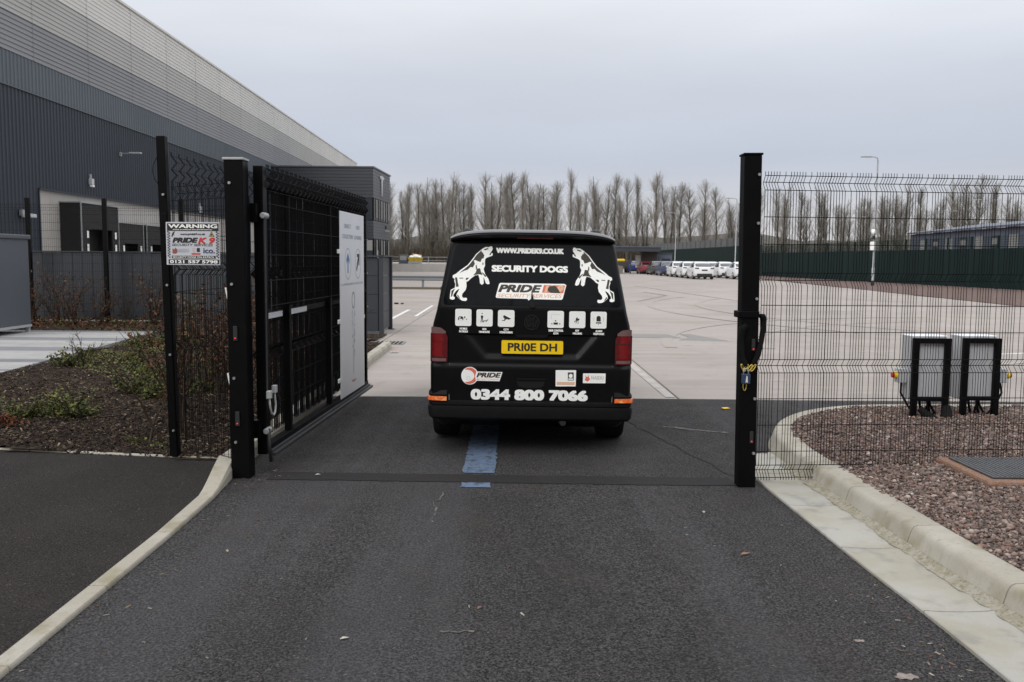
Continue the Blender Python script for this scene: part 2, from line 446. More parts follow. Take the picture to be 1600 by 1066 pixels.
# reinstated trench across the gateway and the worn blue guide line
def drape(name, poly_rows, m, dz, parent):
    mb = MB(); n = len(poly_rows[0]); 
    vs = [(x, y, road_z(x, y) + dz) for row in poly_rows for x, y in row]
    mb.add(vs, [(j * n + i, j * n + i + 1, (j + 1) * n + i + 1, (j + 1) * n + i) for j in range(len(poly_rows) - 1) for i in range(n - 1)])
    return mb.build(name, m, parent, smooth=True)
xs = np.linspace(-1.86, 1.70, 60)
rj = np.random.default_rng(5)
rows = []
for k in range(4):
    t = k / 3
    rows.append([(x, 6.685 + 0.245 * t - 0.02 * (x + 1.86) + (0.006 * rj.standard_normal() if k in (0, 3) else 0)) for x in xs])
drape('trench_patch', rows, M['patch'], 0.004, DRV)
def blue_strip(y0, y1, x0, x1):
    ys = np.linspace(y0, y1, max(3, int((y1 - y0) / 0.05)))
    rows = [[(x0 + (x1 - x0) * i / 5 + (0.006 * rj.standard_normal() if i in (0, 5) else 0), y) for i in range(6)] for y in ys]
    drape('blue_line', rows, M['blue'], 0.005, DRV)
blue_strip(6.95, 12.2 - 1.4, -0.385, -0.125)
blue_strip(6.50, 6.64, -0.37, -0.155)

def road_mark(name, pts, wd, m, dz):
    rows = []
    for i, (x, y) in enumerate(pts):
        d = Vector(pts[min(i + 1, len(pts) - 1)]) - Vector(pts[max(i - 1, 0)]); d.normalize(); s = Vector((d.y, -d.x)) * wd * rj.uniform(.3, 1.2) / 2
        rows.append([(x - s.x, y - s.y), (x + s.x, y + s.y)])
    drape(name, rows, m, dz, DRV)
M['crack'] = mat('tarmac_crack', (0.010, 0.009, 0.009), 0.95)
M['scuff'] = mat('pale_scuff', (0.13, 0.12, 0.11), 0.9, layers=(('noise', 25, 0.45, 0.6, (0.04, 0.037, 0.037), 1.0),))
road_mark('surface_crack', [(1.08 + 0.68 * t + 0.02 * rj.standard_normal(), 9.9 - 3.0 * t) for t in np.linspace(0, 1, 22)], 0.016, M['crack'], 0.004)
road_mark('scuff', [(1.55 + 0.6 * t, 9.0 - 0.25 * t + 0.02 * rj.standard_normal()) for t in np.linspace(0, 1, 12)], 0.07, M['scuff'], 0.004)
road_mark('scuff', [(-0.32 + 0.16 * t, 3.93 + 0.01 * rj.standard_normal()) for t in np.linspace(0, 1, 8)], 0.02, M['scuff'], 0.004)
road_mark('scuff', [(-0.5 + 0.012 * rj.standard_normal(), 5.6 + 0.75 * t) for t in np.linspace(0, 1, 12)], 0.014, M['scuff'], 0.004)
# concrete yard: separate bays with open joints
yard = struct(put('concrete_yard', None)); yard.empty_display_size = 0.2
BX = [-21.45 + 4.7 * i for i in range(12)]
BY = [YARD_Y, 16.2, 22.4, 28.6, 34.8, 41.0, 47.2, 53.4, 59.6]
slab_cache = {}
for i in range(len(BX) - 1):
    for j in range(len(BY) - 1):
        x0, x1, y0, y1 = BX[i], BX[i + 1], BY[j], BY[j + 1]
        if x1 < -2.6 and y1 < 19: continue
        if x1 <= -6 and y1 < 24: continue
        if x0 > 20 + 0.087 * (y0 - 35): continue
        key = round(y1 - y0, 3)
        if key not in slab_cache:
            hx, hy = 2.35 - 0.009, (y1 - y0) / 2 - 0.009
            mb = MB(); mb.box((0, 0, -0.06), (2 * hx, 2 * hy, 0.12))
            slab_cache[key] = mb.mesh('concrete_slab', M['concrete'], bevel=0.008, seg=1)
        put('concrete_slab', slab_cache[key], yard, ((x0 + x1) / 2, (y0 + y1) / 2, 0.0015 * ((i * 7 + j * 5) % 3)))
sheet('yard_base', [(-21.4, 10.9), (33, 10.9), (33, 59.5), (-21.4, 59.5)], -0.035, mat('joint_sealant', (0.06, 0.055, 0.05), 0.9))
sheet('far_yard', [(-23, 59.61), (22.1, 59.61), (26, 112), (27, 186), (-40, 186), (-40, 59.61)], 0.0, M['concrete'])
M['linewhite'] = mat('road_paint', (0.66, 0.65, 0.63), 0.7, layers=(('noise', 6, 0.5, 0.7, (0.48, 0.46, 0.43), 0.8),))
M['tar'] = mat('tyre_scuff', (0.16, 0.15, 0.145), 0.85, layers=(('noise', 3, 0.4, 0.6, (0.30, 0.285, 0.27), 0.7),))
def stripe(name, a, b, wd, m, z=0.008):
    a = Vector((*a, z)); b = Vector((*b, z)); d = (b - a).normalized(); s = Vector((d.y, -d.x, 0)) * wd / 2
    return MB().add([a - s, a + s, b + s, b - s], [(0, 1, 2, 3)]).build(name, m, yard)
stripe('bay_line', (-3.36, 23.2), (-3.41, 29.6), 0.12, M['linewhite'])
stripe('bay_line', (-2.83, 26.2), (-2.88, 32.4), 0.10, M['linewhite'])

mat('faded_paint', (0.42, 0.395, 0.37), 0.7, layers=(('noise', 3, 0.45, 0.65, (0.36, 0.33, 0.30), 1.0),))
stripe('bay_line', (8.0, 16.2), (16.5, 19.4), 0.12, M['linewhite'])
stripe('bay_line', (6.5, 14.1), (12.0, 16.8), 0.10, bpy.data.materials['faded_paint'])
stripe('bay_line', (1.96, 10.95), (1.86, 21.0), 0.12, bpy.data.materials['faded_paint'])
M['tyremark'] = mat('tyre_mark', (0.325, 0.287, 0.265), 0.8, layers=(('noise', 1.2, 0.40, 0.58, (0.335, 0.297, 0.267), 1.0),))
def arc_mark(cx, cy, r, a0, a1, wd, q):
    n = 36; vs = []
    for i in range(n + 1):
        a = rad(a0 + (a1 - a0) * i / n)
        for rr in (r - wd / 2, r + wd / 2): vs.append((cx + rr * math.cos(a), cy + rr * math.sin(a), 0.0075 + 0.0012 * q))
    MB().add(vs, [(2 * i, 2 * i + 1, 2 * i + 3, 2 * i + 2) for i in range(n)]).build('tyre_mark', M['tyremark'], yard)
for q, (cx, cy, r, a0, a1) in enumerate(((14, 17, 9, 100, 178), (14, 17, 10.9, 96, 178), (24, 32, 17, 150, 215), (24, 32, 18.9, 148, 214))): arc_mark(cx, cy, r, a0, a1, 0.24, q)
stripe('scuff_mark', (5.26, 37.3), (7.5, 43.8), 0.16, M['tar'])
stripe('scuff_mark', (7.5, 43.9), (7.1, 48.3), 0.22, M['tar'], 0.010)
stripe('scuff_mark', (9.7, 38.0), (8.2, 60), 0.14, M['tar'])
stripe('scuff_mark', (2.4, 33), (4.2, 52), 0.12, M['tar'])

M['iron'] = mat('cast_iron', (0.235, 0.225, 0.215), 0.7, metal=0.0, spec=0.2, bumps=(('cell', 18, 0.4, 0.004),))
def cover(label, poly, loc, m=M['iron'], cat='cover', name='access_cover'):
    t = thing(name, label, cat, (*loc, 0))
    cx = sum(p[0] for p in poly) / len(poly); cy = sum(p[1] for p in poly) / len(poly)
    big = [(cx + (x - cx) * 1.08, cy + (y - cy) * 1.08) for x, y in poly]
    MB().prism(big, 0.002, 0.009).build('frame', M['galv'], t)
    MB().prism(poly, 0.009, 0.014).build('plate', m, t)
    return t
cover('rectangular grey iron access cover in the concrete just right of the van', [(-0.75, -0.45), (0.5, -0.45), (0.36, 0.4), (-0.6, 0.4)], (3.2, 20.0))
cover('triangular iron drain cover lying further right than the rectangular one', [(-0.55, -0.2), (0.45, -0.35), (-0.05, 1.4), (-0.25, 1.3), (-0.2, 0.5)], (4.12, 19.2))
t = thing('drain_grating', 'dark slotted drain grating beside the end of the far left kerb', 'drain', (-2.45, 17.75, 0))
MB().box((0, 0, 0.008), (0.62, 0.6, 0.012)).build('frame', M['iron'], t)
for k in range(7): MB().box((-0.24 + 0.08 * k, 0, 0.019), (0.035, 0.5, 0.008)).build('bar', M['black'], t)

# ------------------------------------------------------------------ left: footway, kerb, bed
def left_edge_in(y): return -2.215
FZ = 0.014
sheet('footway', [(-12, -4), (-2.06, -4), (-2.14, 5.3), (-2.17, 6.2), (-2.23, 6.9), (-2.27, 7.28), (-12, 8.752)], FZ, M['footway'], thick=0.1)
def path_line(pts):
    """points with left-hand side vectors"""
    out_ = []
    P = [Vector((*p, 0)) if len(p) == 2 else Vector(p) for p in pts]
    for i, p in enumerate(P):
        d = P[min(i + 1, len(P) - 1)] - P[max(i - 1, 0)]; d.z = 0; d.normalize()
        out_.append((p, Vector((-d.y, d.x, 0))))
    return out_
lk = struct(put('kerb_left', None))
def kerb_piece(parent, a, b, za, zb, width=0.135, name='kerb_stone', m=None, gap=0.006, width2=None):
    a = Vector((*a, 0)); b = Vector((*b, 0)); d = (b - a).normalized(); s = Vector((-d.y, d.x, 0))
    a = a + d * gap / 2; b = b - d * gap / 2
    mb = MB()
    vs = []
    n = 6
    for i in range(n + 1):
        t = i / n; p = a.lerp(b, t); z = za + (zb - za) * (t * t * (3 - 2 * t))
        ch = 0.012 + 0.3 * max(0, z - 0.03); wt = width + ((width2 or width) - width) * t
        for off, zz in ((0.0, -0.15), (0.0, z - ch), (ch * 0.55, z), (wt, z), (wt, -0.15)): vs.append(p + s * off + Vector((0, 0, zz)))
    k = 5
    fs = [(i * k + j, i * k + (j + 1) % k, (i + 1) * k + (j + 1) % k, (i + 1) * k + j) for i in range(n) for j in range(k)]
    fs += [tuple(range(k)), tuple(n * k + j for j in range(k - 1, -1, -1))]
    mb.add(vs, fs)
    return mb.build(name, m or M['kerb'], parent, bevel=0.004, seg=2)
ys = [-1.9, -1.0, -0.1, 0.8, 1.7, 2.6, 3.5, 4.4, 5.3]
for a, b in zip(ys[:-1], ys[1:]): kerb_piece(lk, (-2.02 - 0.012 * (a - 3), a), (-2.02 - 0.012 * (b - 3), b), FZ + 0.008, FZ + 0.008, width=0.092)
kerb_piece(lk, (-2.048, 5.3), (-2.075, 6.12), FZ + 0.008, FZ + 0.012, width=0.092, width2=0.10)
kerb_piece(lk, (-2.075, 6.12), (-2.15, 6.98), FZ + 0.012, 0.125, width=0.10, width2=0.15)
for k in range(10):
    a = 7.0 + 0.98 * k
    kerb_piece(lk, (-2.15 - 0.012 * k, a), (-2.162 - 0.012 * k, a + 0.98), 0.125, 0.125, width=0.14)
kerb_piece(lk, (-2.27, 16.8), (-2.42, 17.3), 0.125, 0.03, width=0.14)
# concrete edging between the footway and the planting
pe = struct(put('edging_left', None))
ea, eb = Vector((-2.36, 7.30, 0)), Vector((-12, 8.76, 0))
n = 11
for k in range(n):
    a = ea.lerp(eb, k / n); b = ea.lerp(eb, (k + 1) / n)
    MB().bar(a + Vector((-0.003, 0, -0.045)), b + Vector((0.003, 0, -0.045)), 0.048, 0.14).build('edging_stone', M['kerb'], pe, bevel=0.006)

BED_L = [(-2.30, 7.25), (-2.32, 9), (-2.45, 17.1), (-2.9, 17.6), (-2.7, 19.0), (-6.2, 19.0), (-7.7, 19.4), (-7.4, 17), (-7.0, 12.2), (-7.9, 10.5), (-10, 9.2), (-12, 8.8), (-8, 8.10), (-4.4, 7.56)]
def in_poly(P, poly):
    x, y = P[:, 0], P[:, 1]; inside = np.zeros(len(P), bool); n = len(poly); j = n - 1
    for i in range(n):
        xi, yi = poly[i]; xj, yj = poly[j]
        c = ((yi > y) != (yj > y)) & (x < (xj - xi) * (y - yi) / (yj - yi + 1e-12) + xi)
        inside ^= c; j = i
    return inside
def bed_h(x, y):
    return 0.020 + 0.02 * np.sin(1.7 * x + 0.8 * y) * np.sin(1.1 * y - 0.6 * x) + 0.012 * np.sin(4.1 * x) * np.cos(3.3 * y) + 0.03 * np.clip((y - 8.6) / 3, 0, 1)
def grid_bed(name, poly, hf, m, step=0.12):
    xs = np.arange(min(p[0] for p in poly), max(p[0] for p in poly), step); ys = np.arange(min(p[1] for p in poly), max(p[1] for p in poly), step)
    mb = MB(); idx = {}
    XX, YY = np.meshgrid(xs + step / 2, ys + step / 2); ins = in_poly(np.stack([XX.ravel(), YY.ravel()], 1), poly).reshape(XX.shape)
    vs = []; fs = []
    def vid(i, j):
        if (i, j) not in idx: idx[(i, j)] = len(vs); vs.append((xs[0] + i * step, ys[0] + j * step, float(hf(xs[0] + i * step, ys[0] + j * step))))
        return idx[(i, j)]
    for j in range(len(ys)):
        for i in range(len(xs)):
            if ins[j, i]: fs.append((vid(i, j), vid(i + 1, j), vid(i + 1, j + 1), vid(i, j + 1)))
    return struct(mb.add(vs, fs).build(name, m, smooth=True))
sheet('bed_soil', [(x, y) for x, y in BED_L], -0.014, M['soil'], thick=0.1)
grid_bed('planting_bed', BED_L, bed_h, M['soil'])
# bark chips, too many to count
def sample_poly(poly, n, r, dens=None):
    lo = np.min(poly, 0); hi = np.max(poly, 0); out_ = []; c = 0
    while c < n:
        P = r.uniform(lo, hi, (n * 3, 2)); P = P[in_poly(P, poly)]
        if dens is not None: P = P[r.uniform(0, 1, len(P)) < dens(P)]
        out_.append(P); c += len(P)
    return np.concatenate(out_)[:n]
r1 = np.random.default_rng(11)
P = sample_poly(BED_L, 38000, r1, lambda P: np.clip((8.0 / P[:, 1]) ** 2.2, 0.05, 1))
flake_v = np.array([(-1, -.35, 0), (1, -.3, .05), (.9, .35, 0), (-.95, .3, .06), (-1, -.35, -.16), (1, -.3, -.12), (.9, .35, -.15), (-.95, .3, -.1)], float)
flake_t = np.array([(0, 1, 2), (0, 2, 3), (0, 4, 5), (0, 5, 1), (2, 6, 7), (2, 7, 3), (1, 5, 6), (1, 6, 2), (3, 7, 4), (3, 4, 0)])
pos = np.column_stack([P, bed_h(P[:, 0], P[:, 1]) + r1.uniform(0.002, 0.022, len(P))])
sc = np.column_stack([r1.uniform(.008, .034, len(P)), r1.uniform(.010, .024, len(P)), r1.uniform(.02, .03, len(P))])
V, T = scatter(flake_v, flake_t, pos, sc, rot_mats(len(P), r1, 0.8), 0.15, r1)
pal = np.array([(.040, .027, .020), (.022, .016, .013), (.062, .041, .028), (.12, .085, .056), (.045, .030, .026), (.26, .205, .145), (.030, .025, .024)])
tone = pal[r1.choice(7, len(P), p=[.23, .24, .18, .12, .12, .055, .055])] * r1.uniform(.6, 1.1, (len(P), 1))
tag(put('bark_mulch', tri_mesh('bark_mulch', V, T, M['chips'], np.repeat(tone, 8, 0))), 'dark brown bark chippings covering the left planting bed', 'mulch', kind='stuff')

# block paving path with darker bands, by the grey cabinet
pv = struct(put('paved_path', None))
def pe_x(y): return -7.05 - 0.09 * (y - 12)
y = 11.0; k = 0
rb = np.random.default_rng(8)
while y < 19.35:
    h = 0.21
    x1 = pe_x(y) if y > 12.2 else -7.05 - 1.1 * (12.2 - y) ** 1.2
    dark = k % 9 in (2, 3, 4) or k % 14 == 7
    xr = x1; cuts = sorted(rb.uniform(-26, x1, 2)) if dark else []
    segs = [(-26, x1, False)]
    if dark: segs = [(-26, cuts[0], rb.uniform() < .5), (cuts[0], cuts[1], True), (cuts[1], x1, rb.uniform() < .6)]
    for a, b, dk in segs:
        if b - a > 0.05: MB().box(((a + b) / 2, y + h / 2, 0.035), (b - a - 0.006, h - 0.006, 0.06)).build('paving_course', M['paving_dark'] if dk else M['paving'], pv)
    y += h; k += 1

# ------------------------------------------------------------------ right: gravel bed with kerb and dished channel
rk = struct(put('kerb_right', None))
def offset_path(pts, n):
    P = [Vector((*p, 0)) for p in pts]
    # Catmull-Rom resample
    out_ = []
    for i in range(len(P) - 1):
        p0 = P[max(i - 1, 0)]; p1 = P[i]; p2 = P[i + 1]; p3 = P[min(i + 2, len(P) - 1)]
        for k in range(n):
            t = k / n
            out_.append(0.5 * ((2 * p1) + (p2 - p0) * t + (2 * p0 - 5 * p1 + 4 * p2 - p3) * t * t + (3 * p1 - p0 - 3 * p2 + p3) * t ** 3))
    out_.append(P[-1]); return out_
# toe line of the kerb (foot of the face), going away from the camera then round the bed
TOE = [(2.52, -1.5), (2.46, 0.3), (2.41, 2.1), (2.365, 3.9), (2.32, 4.8), (2.29, 5.7), (2.265, 6.6), (2.26, 7.35), (2.36, 8.1), (2.62, 8.75), (3.05, 9.3), (3.62, 9.64), (4.35, 9.76), (5.3, 9.80), (6.3, 9.82), (7.3, 9.83), (8.6, 9.84), (10, 9.84)]
toe = offset_path(TOE, 8)
KP = [(0.0, -0.15), (0.0, 0.0), (0.012, 0.022), (0.022, 0.04), (0.042, 0.105), (0.050, 0.125), (0.062, 0.140), (0.082, 0.148), (0.15, 0.150), (0.222, 0.150), (0.232, 0.142), (0.232, -0.15)]
acc = 0; start = 0; 
side_at = []
for i in range(len(toe)):
    d = toe[min(i + 1, len(toe) - 1)] - toe[max(i - 1, 0)]; d.normalize(); side_at.append(Vector((d.y, -d.x, 0)))
def kerb_run(i0, i1, prof, m, name, parent, shrink=0.004):
    path = []
    for i in range(i0, i1 + 1):
        p = toe[i].copy()
        if i == i0: p += (toe[i + 1] - toe[i]).normalized() * shrink
        if i == i1: p -= (toe[i] - toe[i - 1]).normalized() * shrink
        path.append((p, side_at[i]))
    return MB().sweep(path, prof).build(name, m, parent, smooth=40)
i0 = 0; acc = 0
joints = [0]
for i in range(1, len(toe)):
    acc += (toe[i] - toe[i - 1]).length
    if acc > 0.88: joints.append(i); acc = 0
if joints[-1] != len(toe) - 1: joints.append(len(toe) - 1)
for a, b in zip(joints[:-1], joints[1:]): kerb_run(a, b, KP, M['kerb'], 'kerb_stone', rk)
# dished channel on the road side, ends in a rounded tip behind the gate post
CP = [(0.02, -0.12), (0.02, 0.030), (0.0, 0.022), (-0.05, 0.013), (-0.16, 0.010), (-0.27, 0.013), (-0.36, 0.019), (-0.366, 0.014), (-0.366, -0.12)]
for a, b in zip(joints[:-1], joints[1:]):
    if toe[a].y > 7.0 or toe[b].y > 7.6: break
    kerb_run(a, b, CP, M['channel'], 'channel_block', rk); last_ch = b
# silt and moss washed into the foot of the kerb
M['silt'] = mat('gutter_silt', (0.30, 0.275, 0.21), 0.95, spec=0.1, layers=(('noise', 18, 0.42, 0.6, (0.37, 0.35, 0.30), 0.85), ('noise', 45, 0.52, 0.64, (0.16, 0.14, 0.09), 0.6)), bumps=(('noise', 60, 0.8, 0.01),))
rs_ = np.random.default_rng(9); vs = []; idx = [i for i in range(len(toe)) if 2.2 < toe[i].y < 7.3 and toe[i].x < 2.6]
fine = []
for a, b in zip(idx[:-1], idx[1:]):
    for q in range(6): fine.append((toe[a].lerp(toe[b], q / 6), side_at[a].lerp(side_at[b], q / 6)))
wv = np.convolve(rs_.uniform(0, 1, len(fine) + 8), np.ones(4) / 4, 'same')[4:-4]
for (p, s), w_ in zip(fine, wv):
    for o_, z_ in ((0.022, 0.050), (0.004, 0.034), (-0.015, 0.0255), (-0.024 - 0.05 * max(0, w_ - .25), 0.0185)): vs.append(p + s * o_ + Vector((0, 0, z_)))
stuff(MB().add(vs, [(i * 4 + k, i * 4 + k + 1, i * 4 + k + 5, i * 4 + k + 4) for i in range(len(fine) - 1) for k in range(3)]).build('gutter_silt', M['silt'], rk, smooth=1))
# rounded tip
p = toe[last_ch]; s = side_at[last_ch]; f = Vector((-s.y, s.x, 0))
vs = []; na = 12
for i in range(na + 1):
    t = math.pi / 2 * i / na; sc_ = math.cos(t)
    for a_, z in CP: 
        aa = a_ if a_ > -0.01 else a_ * sc_
        vs.append(p + s * aa + f * (0.004 + 0.72 * math.sin(t)) + Vector((0, 0, z)))
k = len(CP)
MB().add(vs, [(i * k + j, i * k + (j + 1) % k, (i + 1) * k + (j + 1) % k, (i + 1) * k + j) for i in range(na) for j in range(k)]).build('channel_end', M['channel'], rk, smooth=40)

bed_poly = [(t_.x + s_.x * 0.2, t_.y + s_.y * 0.2) for t_, s_ in zip(toe, side_at)] + [(10, -1.5)]
def grav_h(x, y): return 0.132 + 0.05 * np.clip((x - 2.5) / 1.2, 0, 1) * np.clip((9.6 - y) / 1.0, 0.3, 1) + 0.012 * np.sin(2.3 * x + y) * np.sin(1.7 * y)
grid_bed('gravel_bed', bed_poly, grav_h, M['gravel_bed'], 0.1)
r2 = np.random.default_rng(12)
vis = [p for p in bed_poly[:-1] if p[1] > 2.6] + [(8, 9.6), (8, 8), (6.5, 7), (4.6, 5), (3.4, 3.4)]
P = sample_poly(vis, 66000, r2, lambda P: np.clip((5.5 / P[:, 1]) ** 1.1, 0.2, 1))
mc = (4.02, 7.1)
keep = ~((np.abs(P[:, 0] - 3.76) < 0.45) & (np.abs(P[:, 1] - 6.40) < 0.36))
P = P[keep]
a_ = 1.0
oct_v = np.array([(1, 0, 0), (-1, 0, 0), (0, 1, 0), (0, -1, 0), (0, 0, 1), (0, 0, -1), (.62, .62, .3), (-.6, -.6, .35)], float)
ico = bmesh.new(); bmesh.ops.create_icosphere(ico, subdivisions=1, radius=1.0)
ico_v = np.array([v.co[:] for v in ico.verts]); ico_t = np.array([[v.index for v in f.verts] for f in ico.faces]); ico.free()
sz = np.clip(r2.lognormal(-4.72, 0.42, len(P)), 0.004, 0.022)
pos = np.column_stack([P, grav_h(P[:, 0], P[:, 1]) + r2.uniform(-0.004, 0.014, len(P))])
sc = np.column_stack([sz * r2.uniform(.8, 1.4, len(P)), sz * r2.uniform(.7, 1.1, len(P)), sz * r2.uniform(.45, .8, len(P))])
V, T = scatter(ico_v, ico_t, pos, sc, rot_mats(len(P), r2, 0.9), 0.22, r2)
pal = np.array([(.225, .165, .147), (.165, .122, .11), (.28, .225, .205), (.37, .31, .285), (.13, .10, .092), (.25, .215, .21), (.46, .42, .40), (.26, .155, .12)])
tone = pal[r2.choice(8, len(P), p=[.25, .22, .15, .07, .15, .08, .025, .055])] * r2.uniform(.5, 1.1, (len(P), 1)) * np.array([1.06, 1.0, .95])
tag(put('gravel', tri_mesh('gravel', V, T, M['stones'], np.repeat(tone, 12, 0))), 'pinkish brown crushed stone filling the kerbed bed on the right', 'gravel', kind='stuff')
# inspection cover in the gravel
t = thing('inspection_cover', 'grey ribbed inspection cover with orange mortar surround in the gravel', 'cover', (3.76, 6.40, 0))
M['mortar'] = mat('orange_mortar', (0.27, 0.145, 0.09), 0.9, layers=(('noise', 12, 0.4, 0.7, (0.19, 0.115, 0.08), 0.8), ('cell', 60, 0.75, 0.9, (0.24, 0.19, 0.17), 0.7)), bumps=(('noise', 60, 0.8, 0.012),))
MB().box((0, 0, 0.155), (0.99, 0.79, 0.09)).build('mortar_surround', M['mortar'], t, bevel=0.02)
M['plate'] = mat('worn_steel_cover', (0.10, 0.105, 0.112), 0.55, metal=0.4, coord='obj', layers=(('noise', 6, 0.5, 0.7, (0.07, 0.065, 0.062), 0.7),))
MB().box((0, 0, 0.209), (0.86, 0.64, 0.012)).build('plate', M['plate'], t, bevel=0.003)
for k in range(25): MB().box((-0.40 + 0.0333 * k, 0, 0.2165), (0.014, 0.60, 0.005)).build('rib', M['plate'], t)
MB().box((0.05, -0.02, 0.222), (0.12, 0.05, 0.004)).build('lifting_slot', M['ink'], t)
# ------------------------------------------------------------------ warehouse on the left
WK = 0.017
def wall_x(y): return -20.0 - WK * y
ang = math.atan(WK)
def clad(name, col, rough=0.45): return mat(name, col, rough, spec=0.4, rnd=0.03, layers=(('noise', 0.25, 0.35, 0.7, tuple(c * 0.93 for c in col), 0.8), ('noise', 1.2, 0.5, 0.8, tuple(c * 1.05 for c in col), 0.6, (1, 1, 0.15))))
bands = [(8.6, 10.0, 'v', clad('cladding_slate', (0.10, 0.117, 0.138))),
         (10.0, 11.6, 'h', clad('cladding_mid_grey', (0.25, 0.256, 0.27))),
         (11.6, 13.2, 'h', clad('cladding_light_grey', (0.46, 0.457, 0.44))),
         (13.2, 15.0, 'h', clad('cladding_pale_grey', (0.70, 0.69, 0.66)))]
CL_DARK = clad('cladding_anthracite', (0.025, 0.033, 0.045))
wh = thing('warehouse', 'huge grey warehouse with banded ribbed cladding stretching away on the left', 'warehouse', (0, 0, 0))
PAN = 5.25
def panel_mesh(h, kind, m, length=PAN):
    mb = MB(); ln = length - 0.025
    if kind == 'h':      # horizontal trapezoid ribs
        n = max(1, round(h / 0.2)); p = h / n; prof = []
        for i in range(n): prof += [(0.0, i * p), (0.0, i * p + p * .62), (0.035, i * p + p * .72), (0.035, i * p + p * .92)]
        prof.append((0.0, h))
        vs = [(-a, y, z) for y in (0, ln) for a, z in prof]; k = len(prof)
        mb.add(vs, [(i, i + 1, k + i + 1, k + i) for i in range(k - 1)])
    else:
        n = max(1, round(length / 0.3)); p = ln / n; prof = []
        for i in range(n): prof += [(0.035, i * p), (0.035, i * p + p * .55), (0.0, i * p + p * .66), (0.0, i * p + p * .89)]
        prof.append((0.035, ln))
        vs = [(-a, y, z) for z in (0, h) for a, y in prof]; k = len(prof)
        mb.add(vs, [(i, i + 1, k + i + 1, k + i) for i in range(k - 1)])
    return mb.mesh('cladding_panel', m)
Y0 = 28.95; NB = 19
def wput(name, me, y, z, parent=wh, dx=0.0):
    o = put(name, me, parent, (wall_x(y) + dx, y, z)); o.rotation_euler = (0, 0, ang); return o
for z0, z1, kd, m in bands:
    me = panel_mesh(z1 - z0 - 0.02, kd, m)
    for k in range(NB): wput('cladding_panel', me, Y0 + k * PAN, z0 + 0.01)
lowA = panel_mesh(8.58, 'v', CL_DARK)
lowB = panel_mesh(8.58 - 4.62, 'v', CL_DARK)
for k in range(NB):
    y = Y0 + k * PAN
    if k < 2: wput('cladding_panel', lowA, y, 0.0)
    elif k < 9: wput('cladding_panel', lowB, y, 4.62)
    else: wput('cladding_panel', lowA, y, 0.0)
YD0, YD1 = Y0 + 2 * PAN, Y0 + 9 * PAN
END = Y0 + NB * PAN
# body behind the cladding, roof sheet and eaves trim
def wallbox(name, y0, y1, x_in, x_out, z0, z1, m, parent=wh, bevel=0):
    P = [(wall_x(y0) + x_out, y0), (wall_x(y1) + x_out, y1), (wall_x(y1) + x_in, y1), (wall_x(y0) + x_in, y0)]
    return MB().prism(P, z0, z1).build(name, m, parent, bevel=bevel)
wallbox('building_core', Y0 + 0.02, END - 0.02, -60, -0.06, 4.7, 14.9, CL_DARK)
wallbox('building_base', Y0 + 0.02, YD0 - 0.05, -60, -0.06, -0.05, 4.69, CL_DARK)
wallbox('building_base', YD1 + 0.05, END - 0.02, -60, -0.06, -0.05, 4.69, CL_DARK)
wallbox('eaves_trim', Y0 - 0.05, END + 0.05, -0.5, 0.07, 15.0, 15.12, bands[3][3])
wallbox('roof', Y0, END, -60, -0.5, 14.92, 15.3, bands[3][3])
wallbox('drip_flashing', Y0, END, -0.05, 0.05, 8.575, 8.615, bands[0][3])
wallbox('soffit_flashing', YD0, YD1, -0.06, 0.06, 4.55, 4.62, CL_DARK)
# dock wall set back under the cladding: pale insulated panels
M['dockwall'] = mat('pale_dock_panel', (0.42, 0.40, 0.375), 0.6, rnd=0.05, layers=(('noise', 0.6, 0.4, 0.7, (0.36, 0.34, 0.315), 0.7), ('noise', 3, 0.5, 0.8, (0.45, 0.43, 0.41), 0.6, (1, 1, 0.2))))
yy = YD0
while yy < YD1 - 0.1:
    wallbox('dock_wall_panel', yy + 0.006, min(yy + 1.15, YD1) - 0.006, -0.5, -0.10, -0.05, 4.66, M['dockwall']); yy += 1.15
wallbox('jamb_trim', YD0 - 0.07, YD0 + 0.0, -0.05, 0.05, 0, 4.55, CL_DARK)
